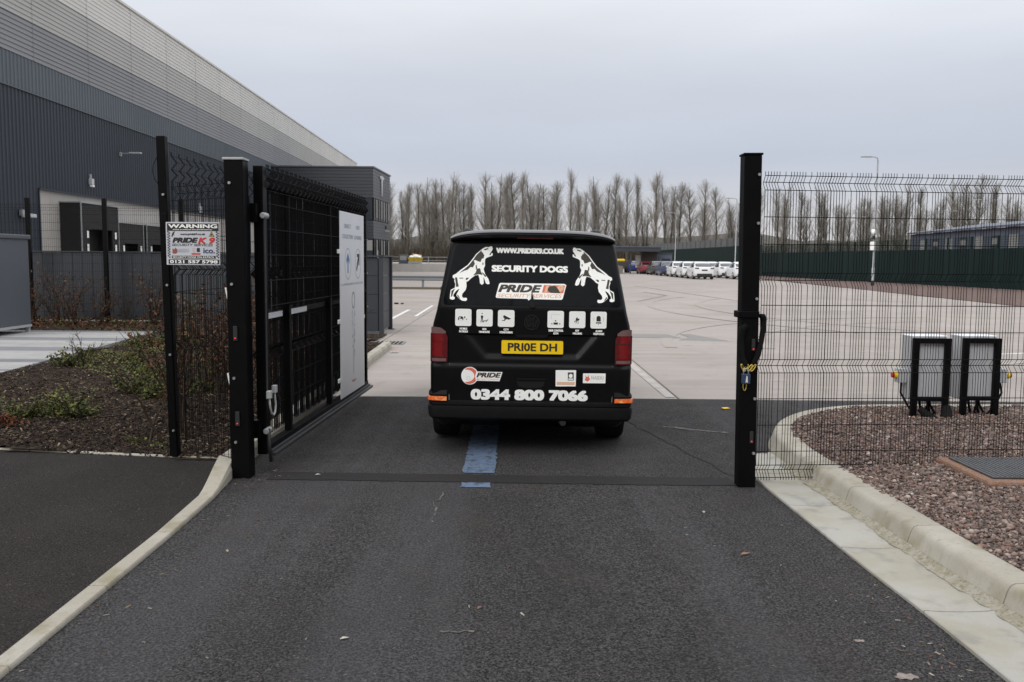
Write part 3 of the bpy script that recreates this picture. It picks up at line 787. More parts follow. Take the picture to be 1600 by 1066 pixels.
# loading docks
M['dockblack'] = mat('dock_shelter_fabric', (0.012, 0.012, 0.013), 0.8, coord='obj', layers=(('noise', 1.5, 0.4, 0.7, (0.02, 0.02, 0.021), 0.7),))
M['doordark'] = mat('dock_door', (0.03, 0.028, 0.027), 0.6)
def dock(label, y0, y1, z0, ztop, open_z, deep):
    t = thing('dock_shelter', label, 'loading dock', (wall_x(y0), y0, 0), ang, 'loading docks along the warehouse wall')
    wd = y1 - y0
    MB().box((deep / 2 - 0.09, 0.12, (z0 + ztop) / 2), (deep, 0.24, ztop - z0)).build('side_curtain', M['dockblack'], t)
    MB().box((deep / 2 - 0.09, wd - 0.12, (z0 + ztop) / 2), (deep, 0.24, ztop - z0)).build('side_curtain', M['dockblack'], t)
    MB().box((deep - 0.12, wd / 2, (open_z + ztop) / 2), (0.05, wd - 0.5, ztop - open_z)).build('head_curtain', M['dockblack'], t)
    MB().box((deep / 2 - 0.09, wd / 2, ztop + 0.03), (deep + 0.06, wd + 0.08, 0.06)).build('top_rail', M['galv'], t)
    MB().box((deep - 0.085, 0.03, (z0 + ztop) / 2), (0.04, 0.07, ztop - z0)).build('edge_rail', M['galv'], t)
    MB().box((deep - 0.085, wd - 0.03, (z0 + ztop) / 2), (0.04, 0.05, ztop - z0)).build('edge_rail', M['galv'], t)
    for yy_ in (0.62, wd - 0.42):
        k = 0; z = 1.45
        while z < open_z + 0.05:
            MB().box((deep - 0.07, yy_, z), (0.02, 0.16, 0.34)).build('guide_marker', M['white'], t); z += 0.62
    for yy_ in (0.55, wd - 0.45):
        MB().box((deep - 0.13, yy_, (z0 + open_z) / 2), (0.05, 0.55, open_z - z0)).build('front_curtain', M['dockblack'], t)
    MB().box((-0.03, wd / 2, (z0 + open_z) / 2), (0.08, wd - 0.6, open_z - z0)).build('door', M['doordark'], t)
    for q in range(3): MB().box((0.02, wd / 2, z0 + 0.4 + 0.6 * q), (0.02, wd - 0.7, 0.03)).build('door_rib', M['black'], t)
    return t
dock('tall black dock shelter with deep side curtain, nearest on the warehouse', 41.45, 45.55, 0.05, 4.12, 2.95, 0.95)
dock('low black dock shelter standing next to the tall one', 45.95, 49.25, 0.05, 3.38, 2.35, 0.75)
dock('low black dock shelter partly hidden behind the tall fence post', 49.65, 52.95, 0.05, 3.38, 2.35, 0.75)
dock('low black dock shelter seen through the mesh above the warning sign', 54.0, 57.3, 0.05, 3.38, 2.35, 0.75)
dock('furthest black dock shelter seen through the mesh by the gate post', 58.4, 61.7, 0.05, 3.38, 2.35, 0.75)
# wall fittings
def wall_lamp(label, y, z, arm, m=M['bollard_light']):
    t = thing('wall_lamp', label, 'lamp', (wall_x(y), y, z), ang, 'lamps on the warehouse wall')
    if arm:
        MB().box((0.05, 0, 0), (0.1, 0.14, 0.2)).build('bracket', M['galv'], t)
        MB().cyl((0.1, 0, 0.03), (0.6, 0, 0.06), 0.03, 8).build('arm', M['galv'], t)
        MB().box((0.85, 0, 0.07), (0.6, 0.22, 0.07)).build('lamp_head', m, t, bevel=0.02)
    else:
        MB().box((0.09, 0, 0), (0.18, 0.26, 0.30)).build('housing', m, t, bevel=0.03)
        MB().box((0.04, 0, 0.26), (0.08, 0.14, 0.22)).build('mounting_box', M['galv'], t, bevel=0.01)
        MB().box((0.12, 0, -0.20), (0.14, 0.20, 0.09)).build('lens', M['white'], t)
    return t
wall_lamp('long arm lamp reaching out from the dark warehouse cladding', 48.0, 7.05, True)
wall_lamp('white box lamp above the tall dock shelter', 44.4, 5.3, False)
wall_lamp('small white lamp glimpsed through the mesh left of the gate post', 60.5, 4.9, False)
t = thing('floodlight', 'pale floodlight on the warehouse left of the pale dock wall', 'lamp', (wall_x(38.0) + 0.04, 38.0, 3.35), ang)
MB().box((0.25, 0, 0), (0.4, 0.5, 0.16)).build('housing', M['bollard_light'], t, bevel=0.03)
MB().box((0.06, -0.15, 0.12), (0.12, 0.3, 0.25)).build('bracket', M['galv'], t)
t = thing('bulkhead_lamp', 'small lit half round wall lamp above the grey cabinet', 'lamp', (wall_x(36.2) + 0.04, 36.2, 2.05), ang)
MB().lathe([(0.0, 0.22), (0.14, 0.19), (0.26, 0.10), (0.30, 0.0)], 14, 'z', (0.1, 0, 0.05)).build('cowl', M['bollard_light'], t, smooth=1)
MB().box((0.14, 0, 0.0), (0.2, 0.28, 0.09)).build('lens', M['lampglow'], t, bevel=0.02)

# ------------------------------------------------------------------ office block at its far end
of = thing('office_block', 'dark grey three storey office block projecting from the far warehouse end', 'building', (-12.37, 80.0, 0))
OX = 9.2
CL_OFF = mat('office_cladding', (0.046, 0.051, 0.061), 0.45, rnd=0.03, layers=(('noise', 0.4, 0.4, 0.7, (0.052, 0.057, 0.067), 0.7),))
CL_OFF2 = mat('office_side_cladding', (0.088, 0.094, 0.105), 0.42, layers=(('noise', 0.4, 0.4, 0.7, (0.098, 0.104, 0.115), 0.7),))
def off_band(z0, z1, nm='cladding_band'):
    n = max(1, round((z1 - z0) / 0.28)); p = (z1 - z0) / n
    prof = []
    for i in range(n): prof += [(0.0, z0 + i * p), (0.0, z0 + i * p + p * .7), (-0.03, z0 + i * p + p * .8), (-0.03, z0 + i * p + p * .95)]
    prof.append((0.0, z1)); k = len(prof)
    MB().add([(x, -0.0 - a, z) for x in (-OX, 0) for a, z in prof], [(i, i + 1, k + i + 1, k + i) for i in range(k - 1)]).build(nm, CL_OFF, of)
    MB().add([(a + (0.31 if y else 0.0), y, z) for y in (0, 8.6) for a, z in prof], [(i, i + 1, k + i + 1, k + i) for i in range(k - 1)]).build(nm, CL_OFF2, of)
for z0, z1 in ((0, 1.75), (3.45, 5.05), (7.05, 9.66)): off_band(z0, z1)
MB().prism([(-OX, 0.12), (-0.12, 0.12), (0.19, 8.6), (-OX, 8.6)], 0, 9.6).build('core', CL_OFF, of)
MB().prism([(-OX, -0.08), (0.08, -0.08), (0.40, 8.7), (-OX, 8.7)], 9.66, 9.78).build('parapet_cap', CL_OFF2, of)
M['winglass'] = mat('window_glass', (0.035, 0.042, 0.05), 0.08, spec=0.7)
M['blind'] = mat('window_blind', (0.30, 0.30, 0.29), 0.7)
rw = np.random.default_rng(21)
for z0, z1 in ((1.75, 3.45), (5.05, 7.05)):
    for k in range(8):
        x0 = -OX + 1.15 * k; wn = MB().box((x0 + 0.575, 0.06, (z0 + z1) / 2), (1.06, 0.08, z1 - z0 - 0.08)).build('window', M['winglass'], of)
        MB().box((x0 + 1.15, 0.04, (z0 + z1) / 2), (0.08, 0.12, z1 - z0)).build('mullion', M['black'], wn)
        if rw.uniform() < 0.3: MB().box((x0 + 0.575, 0.012, z1 - 0.6), (1.0, 0.01, 0.9)).build('blind', M['blind'], wn)
    for k in range(7):
        y0 = 1.22 * k + 0.03; sl = 0.31 / 8.6
        wn = MB().prism([(sl * y0 - 0.10, y0 + .04), (sl * y0 - 0.02, y0 + .04), (sl * (y0 + 1.2) - 0.02, y0 + 1.17), (sl * (y0 + 1.2) - 0.10, y0 + 1.17)], z0 + 0.04, z1 - 0.04).build('window', M['winglass'], of)
        MB().box((sl * y0 - 0.04, y0, (z0 + z1) / 2), (0.10, 0.07, z1 - z0)).build('mullion', M['black'], wn)
        if k in (1, 3, 4, 6): MB().box((sl * y0 + 0.015, y0 + 0.4, z0 + (z1 - z0) * 0.55), (0.02, 0.5, (z1 - z0) * 0.8)).build('blind', M['blind'], wn)
# pale T shaped emblem on the side face
sl = 0.31 / 8.6
E_ = [(-1.0, 1.0), (-0.55, 1.16), (0, 1.2), (0.55, 1.16), (1.0, 1.0), (0.86, 0.72), (0.42, 0.86), (0.30, 0.74), (0.10, -1.1), (0, -1.25), (-0.10, -1.1), (-0.30, 0.74), (-0.42, 0.86), (-0.86, 0.72)]
MB().prism([(3.9 + a * 1.0, 8.35 - 0.0 + b * 0.78) for a, b in E_], 0.03, 0.10, lambda a, b, c: (c + sl * a, a, b)).build('emblem', M['bollard_light'], of)
MB().box((0.30, 6.0, 4.3), (0.5, 0.35, 0.12)).build('camera_bracket', M['bollard_light'], of)
MB().box((0.22, 6.0, 4.62), (0.2, 0.2, 0.3)).build('camera_housing', M['ink'], of)

# ------------------------------------------------------------------ grey louvred stores and screens
t = thing('bin_store', 'dark grey panelled store with corner posts beyond the open gate', 'enclosure', (-2.9, 19.85, 0))
for i in range(4):
    for j in range(4):
        MB().box((-0.62 - 1.14 * i, 0, 0.27 + 0.41 * j), (1.10, 0.03, 0.402)).build('front_panel', M['darkgrey'], t, bevel=0.004, seg=1)
for j in range(4): MB().box((-0.03, 0.75, 0.27 + 0.41 * j), (0.03, 1.36, 0.402)).build('side_panel', M['darkgrey'], t, bevel=0.004, seg=1)
for x, y in ((0, 0), (-0.01, 1.5), (-1.19, 0), (-2.33, 0), (-3.47, 0), (-4.61, 0)):
    p_ = MB().box((x, y, 0.86), (0.10, 0.10, 1.72)).build('corner_post', M['darkgrey'], t, bevel=0.004)
    MB().box((x, y, 0.008), (0.2, 0.2, 0.015)).build('base_plate', M['darkgrey'], p_)
MB().box((-2.3, 0.03, 0.87), (4.6, 0.02, 1.6)).build('backing', M['darkgrey'], t)
MB().box((-2.3, 0.75, 1.735), (4.75, 1.65, 0.03)).build('roof', M['darkgrey'], t)

t = thing('screen_fence', 'solid dark grey boarded fence behind the brown shrubs', 'fence', (-26, 22.75, 0))
bm_ = MB().box((0, 0, 0), (0.245, 0.03, 1.70)).mesh('board', M['darkgrey'], bevel=0.004, seg=1)
for k in range(80):
    put('board', bm_, t, (0.125 + 0.252 * k, 0.006 * (k % 2), 0.92))
for k in range(9): MB().box((0.05 + 2.5 * k, 0.08, 0.9), (0.09, 0.09, 1.8)).build('post', M['darkgrey'], t)
MB().box((10.1, 0.0, 1.79), (20.3, 0.08, 0.03)).build('cap_rail', M['darkgrey'], t)

t = thing('cycle_locker', 'grey steel cabinet with slanted vent slots on the paved path', 'cabinet', (-11.25, 18.35, 0.065))
M['lockergrey'] = mat('locker_steel', (0.095, 0.104, 0.12), 0.45, coord='obj', layers=(('noise', 1.2, 0.4, 0.7, (0.105, 0.114, 0.13), 0.6),))
MB().box((0, 0, 1.05), (2.0, 1.4, 1.84)).build('body', M['lockergrey'], t, bevel=0.012)
MB().box((0, 0, 2.0), (2.08, 1.48, 0.09)).build('lid', M['lockergrey'], t, bevel=0.015)
MB().box((0, -0.03, 0.135), (2.04, 1.44, 0.05)).build('base_frame', M['greyplastic'], t)
MB().box((1.005, -0.705, 1.05), (0.05, 0.05, 1.86)).build('corner_strip', M['greyplastic'], t)
MB().box((-1.005, -0.705, 1.05), (0.05, 0.05, 1.86)).build('corner_strip', M['greyplastic'], t)
for sx in (-.95, .95):
    for sy in (-.65, .65): MB().box((sx, sy, 0.06), (0.07, 0.07, 0.12)).build('foot', M['greyplastic'], t)
for r0 in range(3):
    for k in range(7):
        c = (0.86 - 0.16 * k + 0.03 * (r0 % 2), -0.704, 1.52 - 0.13 * r0)
        MB().box(c, (0.05, 0.012, 0.115), Matrix.Rotation(rad(-35), 3, 'Y')).build('vent_slot', M['ink'], t)
MB().box((0, -0.703, 1.10), (1.9, 0.008, 0.012)).build('panel_seam', M['ink'], t)

# ------------------------------------------------------------------ mesh fencing
def wire_panel(t, length, zs, folds, pattern, rw_, x0=0.0, yo=0.0, zmin=None, zmax=None, nm=('vertical_wires', 'horizontal_wires'), hr=None, fold=0.045):
    """welded mesh in the local xz plane; folds are (z0, z1) bands pressed into a V"""
    def off(z):
        for a, b in folds:
            if a <= z <= b:
                m_ = (a + b) / 2; return yo + fold * (1 - abs(z - m_) / ((b - a) / 2))
        return yo
    zz = sorted(set([zs[0]] + [q for a, b in folds for q in (a, (a + b) / 2, b)] + [zs[-1]]))
    zz = [q for q in zz if zs[0] - 1e-6 <= q <= zs[-1] + 1e-6]
    top = zs[-1] + (0.03 if zmax is None else zmax); bot = zs[0] - 0.02
    zz = [bot] + [q for q in zz if bot < q < top] + [top]
    A, B = [], []
    x = x0
    xs_ = []
    while x < x0 + length:
        for d in pattern[1]:
            if x + d < x0 + length: xs_.append(x + d)
        x += pattern[0]
    for x in xs_:
        for a, b in zip(zz[:-1], zz[1:]): A.append((x, off(a), a)); B.append((x, off(b), b))
    V, T = seg_tubes(A, B, [rw_] * len(A), [rw_] * len(A), 4)
    stuff(put(nm[0], tri_mesh(nm[0], V, T, M['wire']), t))
    A = [(x0, off(z) - rw_ * 1.6, z) for z in zs]; B = [(x0 + length, off(z) - rw_ * 1.6, z) for z in zs]
    h_ = hr or rw_ * 1.15
    V, T = seg_tubes(A, B, [h_] * len(A), [h_] * len(A), 4)
    stuff(put(nm[1], tri_mesh(nm[1], V, T, M['wire']), t))
PAT = (0.195, [0, .0215, .043, .0645, .086, .1075, .153])
EVEN = (0.05, [0])
ZS = [0.06, 0.11, 0.155, 0.26, 0.46, 0.66, 0.855, 0.905, 0.955, 1.16, 1.36, 1.545, 1.60, 1.81, 2.01, 2.205, 2.265, 2.31]
FO = [(0.06, 0.155), (0.855, 0.955), (1.50, 1.60), (2.205, 2.31)]
def bolts(t, pts, r=0.011):
    for x, y, z in pts: MB().cyl((x, y, z), (x, y - 0.012, z), r, 8).build('bolt', M['bolt'], t)

# right gate post
def lean(o, ax, ay=0.0): o.rotation_euler = (ay, ax, o.rotation_euler.z)
t = thing('gate_post', 'stout black steel gate post on the right with chain and padlock', 'post', (1.765, 6.64, -0.02)); lean(t, -0.012)
MB().box((0, 0, 1.235), (0.128, 0.128, 2.47)).build('shaft', M['black'], t, bevel=0.006)
MB().box((0, 0, 2.478), (0.142, 0.142, 0.016)).build('cap', M['black'], t, bevel=0.004)
bolts(t, [(0.044, -0.064, z) for z in (2.33, 1.98, 1.43, 0.69, 0.28)])
MB().box((-0.012, -0.004, 1.315), (0.155, 0.148, 0.05)).build('keeper', M['black'], t, bevel=0.006)
for z in (1.09, 0.40):
    p_ = MB().box((0.026, -0.069, z), (0.026, 0.014, 0.09)).build('photocell', M['ink'], t, bevel=0.003)
    MB().cyl((0.026, -0.076, z - 0.03), (0.026, -0.080, z - 0.03), 0.005, 8).build('indicator', M['led'], p_)
# chain in a fabric sleeve
ch = thing('security_chain', 'black sleeved chain slung round the right gate post', 'chain', (1.765, 6.64, 0))
M['sleeve'] = mat('chain_sleeve', (0.005, 0.005, 0.0055), 0.85, spec=0.15, bumps=(('noise', 90, 0.8, 0.01),))
rr = [0.020, 0.027, 0.023, 0.028, 0.022, 0.025, 0.020]
MB().tube([(-0.045, -0.09, 1.22), (-0.074, -0.085, 1.19), (-0.085, -0.08, 1.13), (-0.083, -0.08, 1.06), (-0.072, -0.088, 0.98), (-0.055, -0.10, 0.93), (-0.048, -0.105, 0.915)], rr, 10).build('sleeve', M['sleeve'], ch, smooth=1)
MB().tube([(0.060, -0.05, 1.285), (0.082, -0.04, 1.28), (0.092, -0.03, 1.25), (0.088, -0.04, 1.18), (0.070, -0.07, 1.10), (0.042, -0.092, 1.0), (0.018, -0.10, 0.95), (0.0, -0.104, 0.93)], [0.016, 0.024, 0.025, 0.021, 0.019, 0.022, 0.02, 0.016], 10).build('sleeve', M['sleeve'], ch, smooth=1)
for k in range(9):
    z = 1.26 - 0.022 * k
    MB().tube([(0.100 - 0.004 * k + 0.016 * math.cos(a), -0.045, z + 0.009 * math.sin(a)) for a in np.linspace(0, 2 * math.pi, 9)[:-1]], 0.004, 5, closed=True).build('chain_link', M['bolt'], ch)
M['brass'] = mat('yellow_chain', (0.55, 0.42, 0.08), 0.35, metal=0.5)
for x, a in ((-0.068, 0.5), (-0.05, -0.6), (-0.018, -0.6), (0.006, -0.6)):
    pts = [(x + 0.009 * math.cos(q) * math.cos(a) - 0.030 * math.sin(q) * math.sin(a), -0.112, 0.905 + 0.009 * math.cos(q) * math.sin(a) + 0.030 * math.sin(q) * math.cos(a)) for q in np.linspace(0, 2 * math.pi, 13)[:-1]]
    MB().tube(pts, 0.0048, 6, closed=True).build('brass_link', M['brass'], ch, smooth=1)
pts = [(-0.045 + 0.012 * math.cos(q), -0.082, 0.765 + 0.032 * math.sin(q)) for q in np.linspace(0, 2 * math.pi, 15)[:-1]]
MB().tube(pts, 0.004, 6, closed=True).build('brass_link', M['brass'], ch, smooth=1)
pl = thing('padlock', 'dark blue padlock with white mark hanging on the chained post', 'padlock', (1.718, 6.525, 0.80))
M['blueplastic'] = mat('padlock_blue', (0.025, 0.045, 0.10), 0.45)
MB().box((0, 0, 0.025), (0.062, 0.032, 0.075)).build('body', M['blueplastic'], pl, bevel=0.006)
MB().tube([(-0.018, 0, 0.062), (-0.018, 0, 0.085), (-0.009, 0, 0.10), (0.009, 0, 0.10), (0.018, 0, 0.085), (0.018, 0, 0.062)], 0.005, 8).build('shackle', M['galv'], pl, smooth=1)
MB().prism([(-0.006, 0.0), (0.012, 0.0), (0.008, 0.045), (0.0, 0.05)], -0.0175, -0.0165, lambda a, b, c: (a, c, b)).build('print', M['palegrey'], pl)

# right fence panel
rfa = math.atan2(6.80 - 6.64, 3.9 - 1.84)
t = thing('mesh_fence', 'black welded mesh fence running right from the chained gate post', 'fence', (1.845, 6.64, 0), rfa)
wire_panel(t, 0.50, ZS, FO, PAT, 0.0024, nm=('vertical_wires', 'horizontal_wires'))
wire_panel(t, 2.05, [q for q in ZS if q > 0.15], FO, PAT, 0.0024, x0=0.5, nm=('vertical_wires', 'horizontal_wires'))
MB().box((2.6, 0.03, 1.22), (0.06, 0.06, 2.44)).build('post', M['black'], t, bevel=0.004)

# left: tall fence post, return panel and infill panel
t = thing('fence_post', 'tall slim black fence post left of the warning sign', 'post', (-2.80, 7.36, 0.03)); lean(t, -0.018)
MB().box((0, 0, 1.31), (0.07, 0.07, 2.62)).build('shaft', M['black'], t, bevel=0.004)
MB().box((0.008, -0.04, 1.0), (0.045, 0.012, 2.0)).build('clamp_bar', M['black'], t, bevel=0.003)
bolts(t, [(0.012, -0.047, z) for z in (2.15, 1.42, 0.85, 0.22)], 0.010)
MB().tube([(-0.03, -0.04, 2.45), (-0.06, -0.05, 2.38), (-0.065, -0.05, 2.33), (-0.05, -0.05, 2.27), (-0.03, -0.04, 2.24)], 0.003, 5).build('loose_wire', M['wire'], t)
ZL = [z for z in ZS]
t = thing('mesh_infill', 'short black mesh panel behind the warning sign, between two posts', 'fence', (-2.765, 7.33, 0.03), math.atan2(-0.53, 0.66))
wire_panel(t, 0.78, [0.1, 0.3, 0.5, 0.7, 0.9, 0.955, 1.16, 1.36, 1.55, 1.60, 1.81, 2.01, 2.10, 2.16, 2.21], [(2.10, 2.21), (1.50, 1.60), (0.855, 0.955)], (0.09, [0, 0.03]), 0.0024)
t = thing('mesh_return_fence', 'black mesh fence running back beside the shrubs behind the warning sign', 'fence', (-2.80, 7.42, 0.03), math.atan2(1, 0.06))
wire_panel(t, 4.4, [0.08] + ZS[3:17] + [2.36, 2.42, 2.47], [(0.855, 0.955), (1.50, 1.60), (2.265, 2.36), (2.36, 2.47)], (0.15, [0, .022]), 0.0025, fold=-0.045)
for k in range(1, 2): MB().box((2.9 * k, -0.04, 1.25), (0.06, 0.06, 2.5)).build('post', M['black'], t)

# left gate post
t = thing('gate_post', 'stout black steel gate post carrying the open gate on the left', 'post', (-2.062, 6.79, -0.02)); lean(t, -0.006)
MB().box((0, 0, 1.21), (0.142, 0.142, 2.42)).build('shaft', M['black'], t, bevel=0.006)
MB().box((0, 0, 2.428), (0.158, 0.158, 0.018)).build('cap', M['greyplastic'], t, bevel=0.004)
bolts(t, [(-0.03, -0.071, z) for z in (2.25, 1.50, 0.79, 0.30)])
for z in (1.13, 0.48):
    p_ = MB().box((-0.012, -0.076, z), (0.032, 0.014, 0.11)).build('photocell', M['ink'], t, bevel=0.003)
    MB().cyl((-0.012, -0.083, z - 0.035), (-0.012, -0.087, z - 0.035), 0.005, 8).build('indicator', M['led'], p_)
for z in (1.42, 0.77): MB().box((-0.078, -0.03, z), (0.012, 0.03, 0.11), Matrix.Rotation(rad(-10), 3, 'Y')).build('white_tag', M['white'], t)

# the open gate leaf
gd = Vector((-1.795 + 1.965, 10.93 - 7.02, 0)); GL = gd.length
t = thing('gate_leaf', 'black framed mesh gate swung open along the left side', 'gate', (-1.955, 6.93, 0), math.atan2(gd.y, gd.x))
GATE = t
MB().box((0.05, 0, 1.26), (0.10, 0.075, 2.24)).build('hinge_stile', M['black'], t, bevel=0.005)
MB().box((GL - 0.03, 0, 1.20), (0.06, 0.06, 2.15)).build('end_stile', M['black'], t, bevel=0.004)
for x in (0.72, 2.15): MB().box((x, 0.0, 1.20), (0.06, 0.055, 2.06)).build('upright', M['black'], t, bevel=0.004)
MB().box((GL / 2 + 0.05, 0, 2.245), (GL - 0.16, 0.05, 0.05)).build('top_rail', M['black'], t, bevel=0.004)
MB().box((GL / 2 + 0.05, 0, 0.17), (GL - 0.10, 0.075, 0.06)).build('bottom_rail', M['black'], t, bevel=0.004)
M['railgrey'] = mat('worn_steel_rail', (0.055, 0.056, 0.06), 0.45, metal=0.3, coord='obj', layers=(('noise', 3, 0.5, 0.7, (0.09, 0.09, 0.092), 0.6, (0.3, 3, 3)),))
MB().box((GL / 2 + 0.06, -0.058, 0.125), (GL - 0.04, 0.055, 0.03)).build('sill_rail', M['railgrey'], t, bevel=0.004)
MB().box((GL / 2 + 0.06, -0.030, 0.150), (GL - 0.06, 0.05, 0.018)).build('sill_rail', M['railgrey'], t, bevel=0.004)
MB().box((GL / 2, 0.03, 1.22), (GL - 0.2, 0.04, 0.04)).build('mid_rail', M['black'], t, bevel=0.004)
M['tape'] = mat('reflective_tape', (0.62, 0.64, 0.66), 0.35)
for x0, x1 in ((0.14, 0.60), (0.80, 1.35)): MB().box(((x0 + x1) / 2, 0.006, 1.215), (x1 - x0, 0.004, 0.045)).build('reflective_tape', M['tape'], t)
wire_panel(t, GL - 0.15, [z for z in ZS if z > 0.2] + [2.36], [(0.855, 0.955), (1.50, 1.60), (2.205, 2.36)], PAT, 0.0025, x0=0.11, yo=0.045)
wire_panel(t, GL - 0.15, [z for z in ZS if z > 0.2], [(0.855, 0.955), (1.50, 1.60)], PAT, 0.003, x0=0.16, yo=0.075)
wire_panel(t, GL - 0.15, [1.3, 1.5, 1.7, 1.9, 2.1, 2.2, 2.30, 2.37], [(2.2, 2.30), (2.30, 2.37)], (0.13, [0, 0.03, 0.06]), 0.0035, x0=0.11, yo=-0.032, fold=-0.035)
bolts(t, [(GL - 0.02, -0.03, z) for z in (1.9, 1.5, 1.1, 0.7, 0.35)], 0.009)
# upper hinge pin and lower hinge with cable loop
for z in (2.00, 0.33):
    h_ = MB().cyl((-0.04, -0.045, z), (0.06, -0.045, z), 0.024, 14).build('hinge', M['galv'], t, bevel=0.006)
    MB().box((-0.03, 0.02, z + 0.02), (0.08, 0.05, 0.14)).build('hinge_bracket', M['black'], h_)
for x, z in ((-0.035, 0.62), (0.10, 0.645)): MB().box((x, -0.075, z), (0.05, 0.035, 0.062)).build('cable_gland', M['greyplastic'], t, bevel=0.006)
MB().tube([(-0.033, -0.075, 0.60), (-0.03, -0.078, 0.53), (0.0, -0.08, 0.47), (0.045, -0.082, 0.445), (0.09, -0.08, 0.465), (0.115, -0.078, 0.52), (0.112, -0.075, 0.56), (0.10, -0.075, 0.62)], 0.008, 8).build('cable_loop', M['greyplastic'], t, smooth=1)
MB().cyl((-0.032, -0.06, 0.65), (-0.03, -0.06, 2.0), 0.006, 6).build('conduit', M['railgrey'], t)
MB().tube([(-0.02, -0.06, 0.35), (-0.03, -0.07, 0.2), (0.0, -0.07, 0.09), (0.07, -0.06, 0.08), (0.09, -0.05, 0.12)], 0.014, 8).build('drain_hose', M['ink'], t, smooth=1)

# direction board cable-tied to the leaf
bx0, bx1, bz0, bz1 = 2.40, 3.58, 0.20, 2.17
t = thing('direction_board', 'tall white direction sign board with arrows fixed to the open gate', 'sign', GATE.location, GATE.rotation_euler.z)
MB().box(((bx0 + bx1) / 2, -0.058, (bz0 + bz1) / 2), (bx1 - bx0, 0.006, bz1 - bz0)).build('board', M['whiteboard'], t)
for x, z in ((bx0 - 0.02, 1.75), (bx0 - 0.02, 1.02), (bx0 - 0.02, 0.40), (bx1 + 0.01, 1.0)): MB().box((x, -0.05, z), (0.07, 0.02, 0.045)).build('fixing_clip', M['white'], t, bevel=0.006)
pb = Print(lambda a, b, off: (a, -0.061 - off, b), t)
cxl, cxr = bx0 + 0.36, bx0 + 0.86
LG = M['lightgrey_ink']
pb.text('lettering', 'DIRECT', cxl - .17, cxl + .15, 2.0, 2.045, LG, .001, .02)
pb.text('lettering', 'COLLECTION', cxl - .25, cxl + .24, 1.89, 1.935, LG, .001, .02)
pb.text('lettering', 'HGV', cxr - .09, cxr + .10, 2.0, 2.045, LG, .001, .02)
pb.text('lettering', 'LOADING', cxr - .19, cxr + .19, 1.89, 1.935, LG, .001, .02)
def ring(cx, cy, rx, ry, wd, n=28):
    o_ = ellipse(cx, cy, rx, ry, n); i_ = ellipse(cx, cy, rx - wd, ry - wd, n)
    return [[o_[k], o_[(k + 1) % n], i_[(k + 1) % n], i_[k]] for k in range(n)]
pb.poly('arrow_ring', ring(cxl, 1.62, .15, .17, .012), LG, .001)
pb.poly('arrow_ring', ring(cxr, 1.62, .15, .17, .012), LG, .001)
pb.poly('arrow', [[(cxl - .02, 1.52), (cxl + .02, 1.52), (cxl + .02, 1.66), (cxl + .07, 1.62), (cxl + .07, 1.67), (cxl, 1.74), (cxl - .07, 1.67), (cxl - .07, 1.62), (cxl - .02, 1.66)]], M['blueink'], .001)
pb.poly('arrow', [[(cxr - .06, 1.53), (cxr + .035, 1.66), (cxr + .03, 1.60), (cxr + .07, 1.60), (cxr + .08, 1.73), (cxr - .05, 1.73), (cxr - .05, 1.695), (cxr + .0, 1.695), (cxr - .09, 1.56)]], M['ink'], .001)
pb.text('lettering', 'ALL OTHER ENQUIRIES TO LOGISTICS OFFICE', bx0 + .06, bx1 - .06, 1.385, 1.415, LG, .001, .01)
cm = (bx0 + bx1) / 2 + 0.02
pb.poly('route_ring', ring(cm, 1.22, .075, .09, .012), M['brownink'], .001)
rp = np.random.default_rng(4)
ln_ = [[(cm - .010, .40), (cm - .004, .40), (cm - .030, 1.13), (cm - .040, 1.13)], [(cm + .004, .40), (cm + .008, .40), (cm + .045, 1.13), (cm + .036, 1.13)]]
for k in range(26):
    z = rp.uniform(.55, 1.1); d = (z - .4) * 0.055 + rp.uniform(.01, .04); sg = rp.choice([-1, 1]); ln_.append([(cm + sg * d, z), (cm + sg * (d + .018), z), (cm + sg * (d + .018), z + .02), (cm + sg * d, z + .02)])
pb.poly('route_map', ln_, LG, .001)
pb.text('lettering', 'TESLA', cm - .11, cm + .11, .315, .335, M['red'], .001, .02)

# warning sign
t = thing('warning_sign', 'white warning sign with checked border on the mesh left of the gate', 'sign', (-2.449, 6.898, 1.782), rad(-6))
M['signwhite'] = mat('sign_white', (0.60, 0.61, 0.66), 0.45)
SW, SH = 0.2145, 0.1633
MB().box((0, 0, 0), (2 * SW, 0.004, 2 * SH)).build('plate', M['signwhite'], t, bevel=0.001)
def sx(u): return -SW + 2 * SW * (u - 238) / (1165 - 238)
def sz_(v): return SH - 2 * SH * (v - 185) / (890 - 185)
ps = Print(lambda a, b, off: (sx(a), -0.002 - off, sz_(b)), t)
bl = M['ink']; I1, I2 = .0015, .0025
ps.poly('black_band', [[(262, 207), (1150, 207), (1150, 330), (262, 330)]], bl, I1)
ps.text('lettering', 'WARNING', 285, 1130, 285, 220, M['white'], I2, .055)
ps.text('lettering', 'these premises are protected by', 360, 1045, 322, 298, M['white'], I2, .02)
chk = []
for side in (262, 1102):
    for rr_ in range(20):
        for c in range(2):
            if (rr_ + c) % 2 == 0: chk.append([(side + 24 * c, 335 + 22 * rr_), (side + 24 * c + 24, 335 + 22 * rr_), (side + 24 * c + 24, 357 + 22 * rr_), (side + 24 * c, 357 + 22 * rr_)])
ps.poly('checked_border', [c for c in chk if c[0][0] < 700], bl, I1)
ps.poly('checked_border', [c for c in chk if c[0][0] > 700], bl, I1)
ps.text('lettering', 'www.pridek9.co.uk', 488, 918, 408, 364, bl, I1, .02)
ps.poly('leaping_dog', [[(332, 425), (345, 385), (360, 355), (392, 335), (385, 365), (375, 385), (388, 405), (368, 395), (350, 425)]], bl, I1)
ps.poly('warning_triangle', [[(1025, 335), (1078, 422), (978, 422)]], bl, I1)
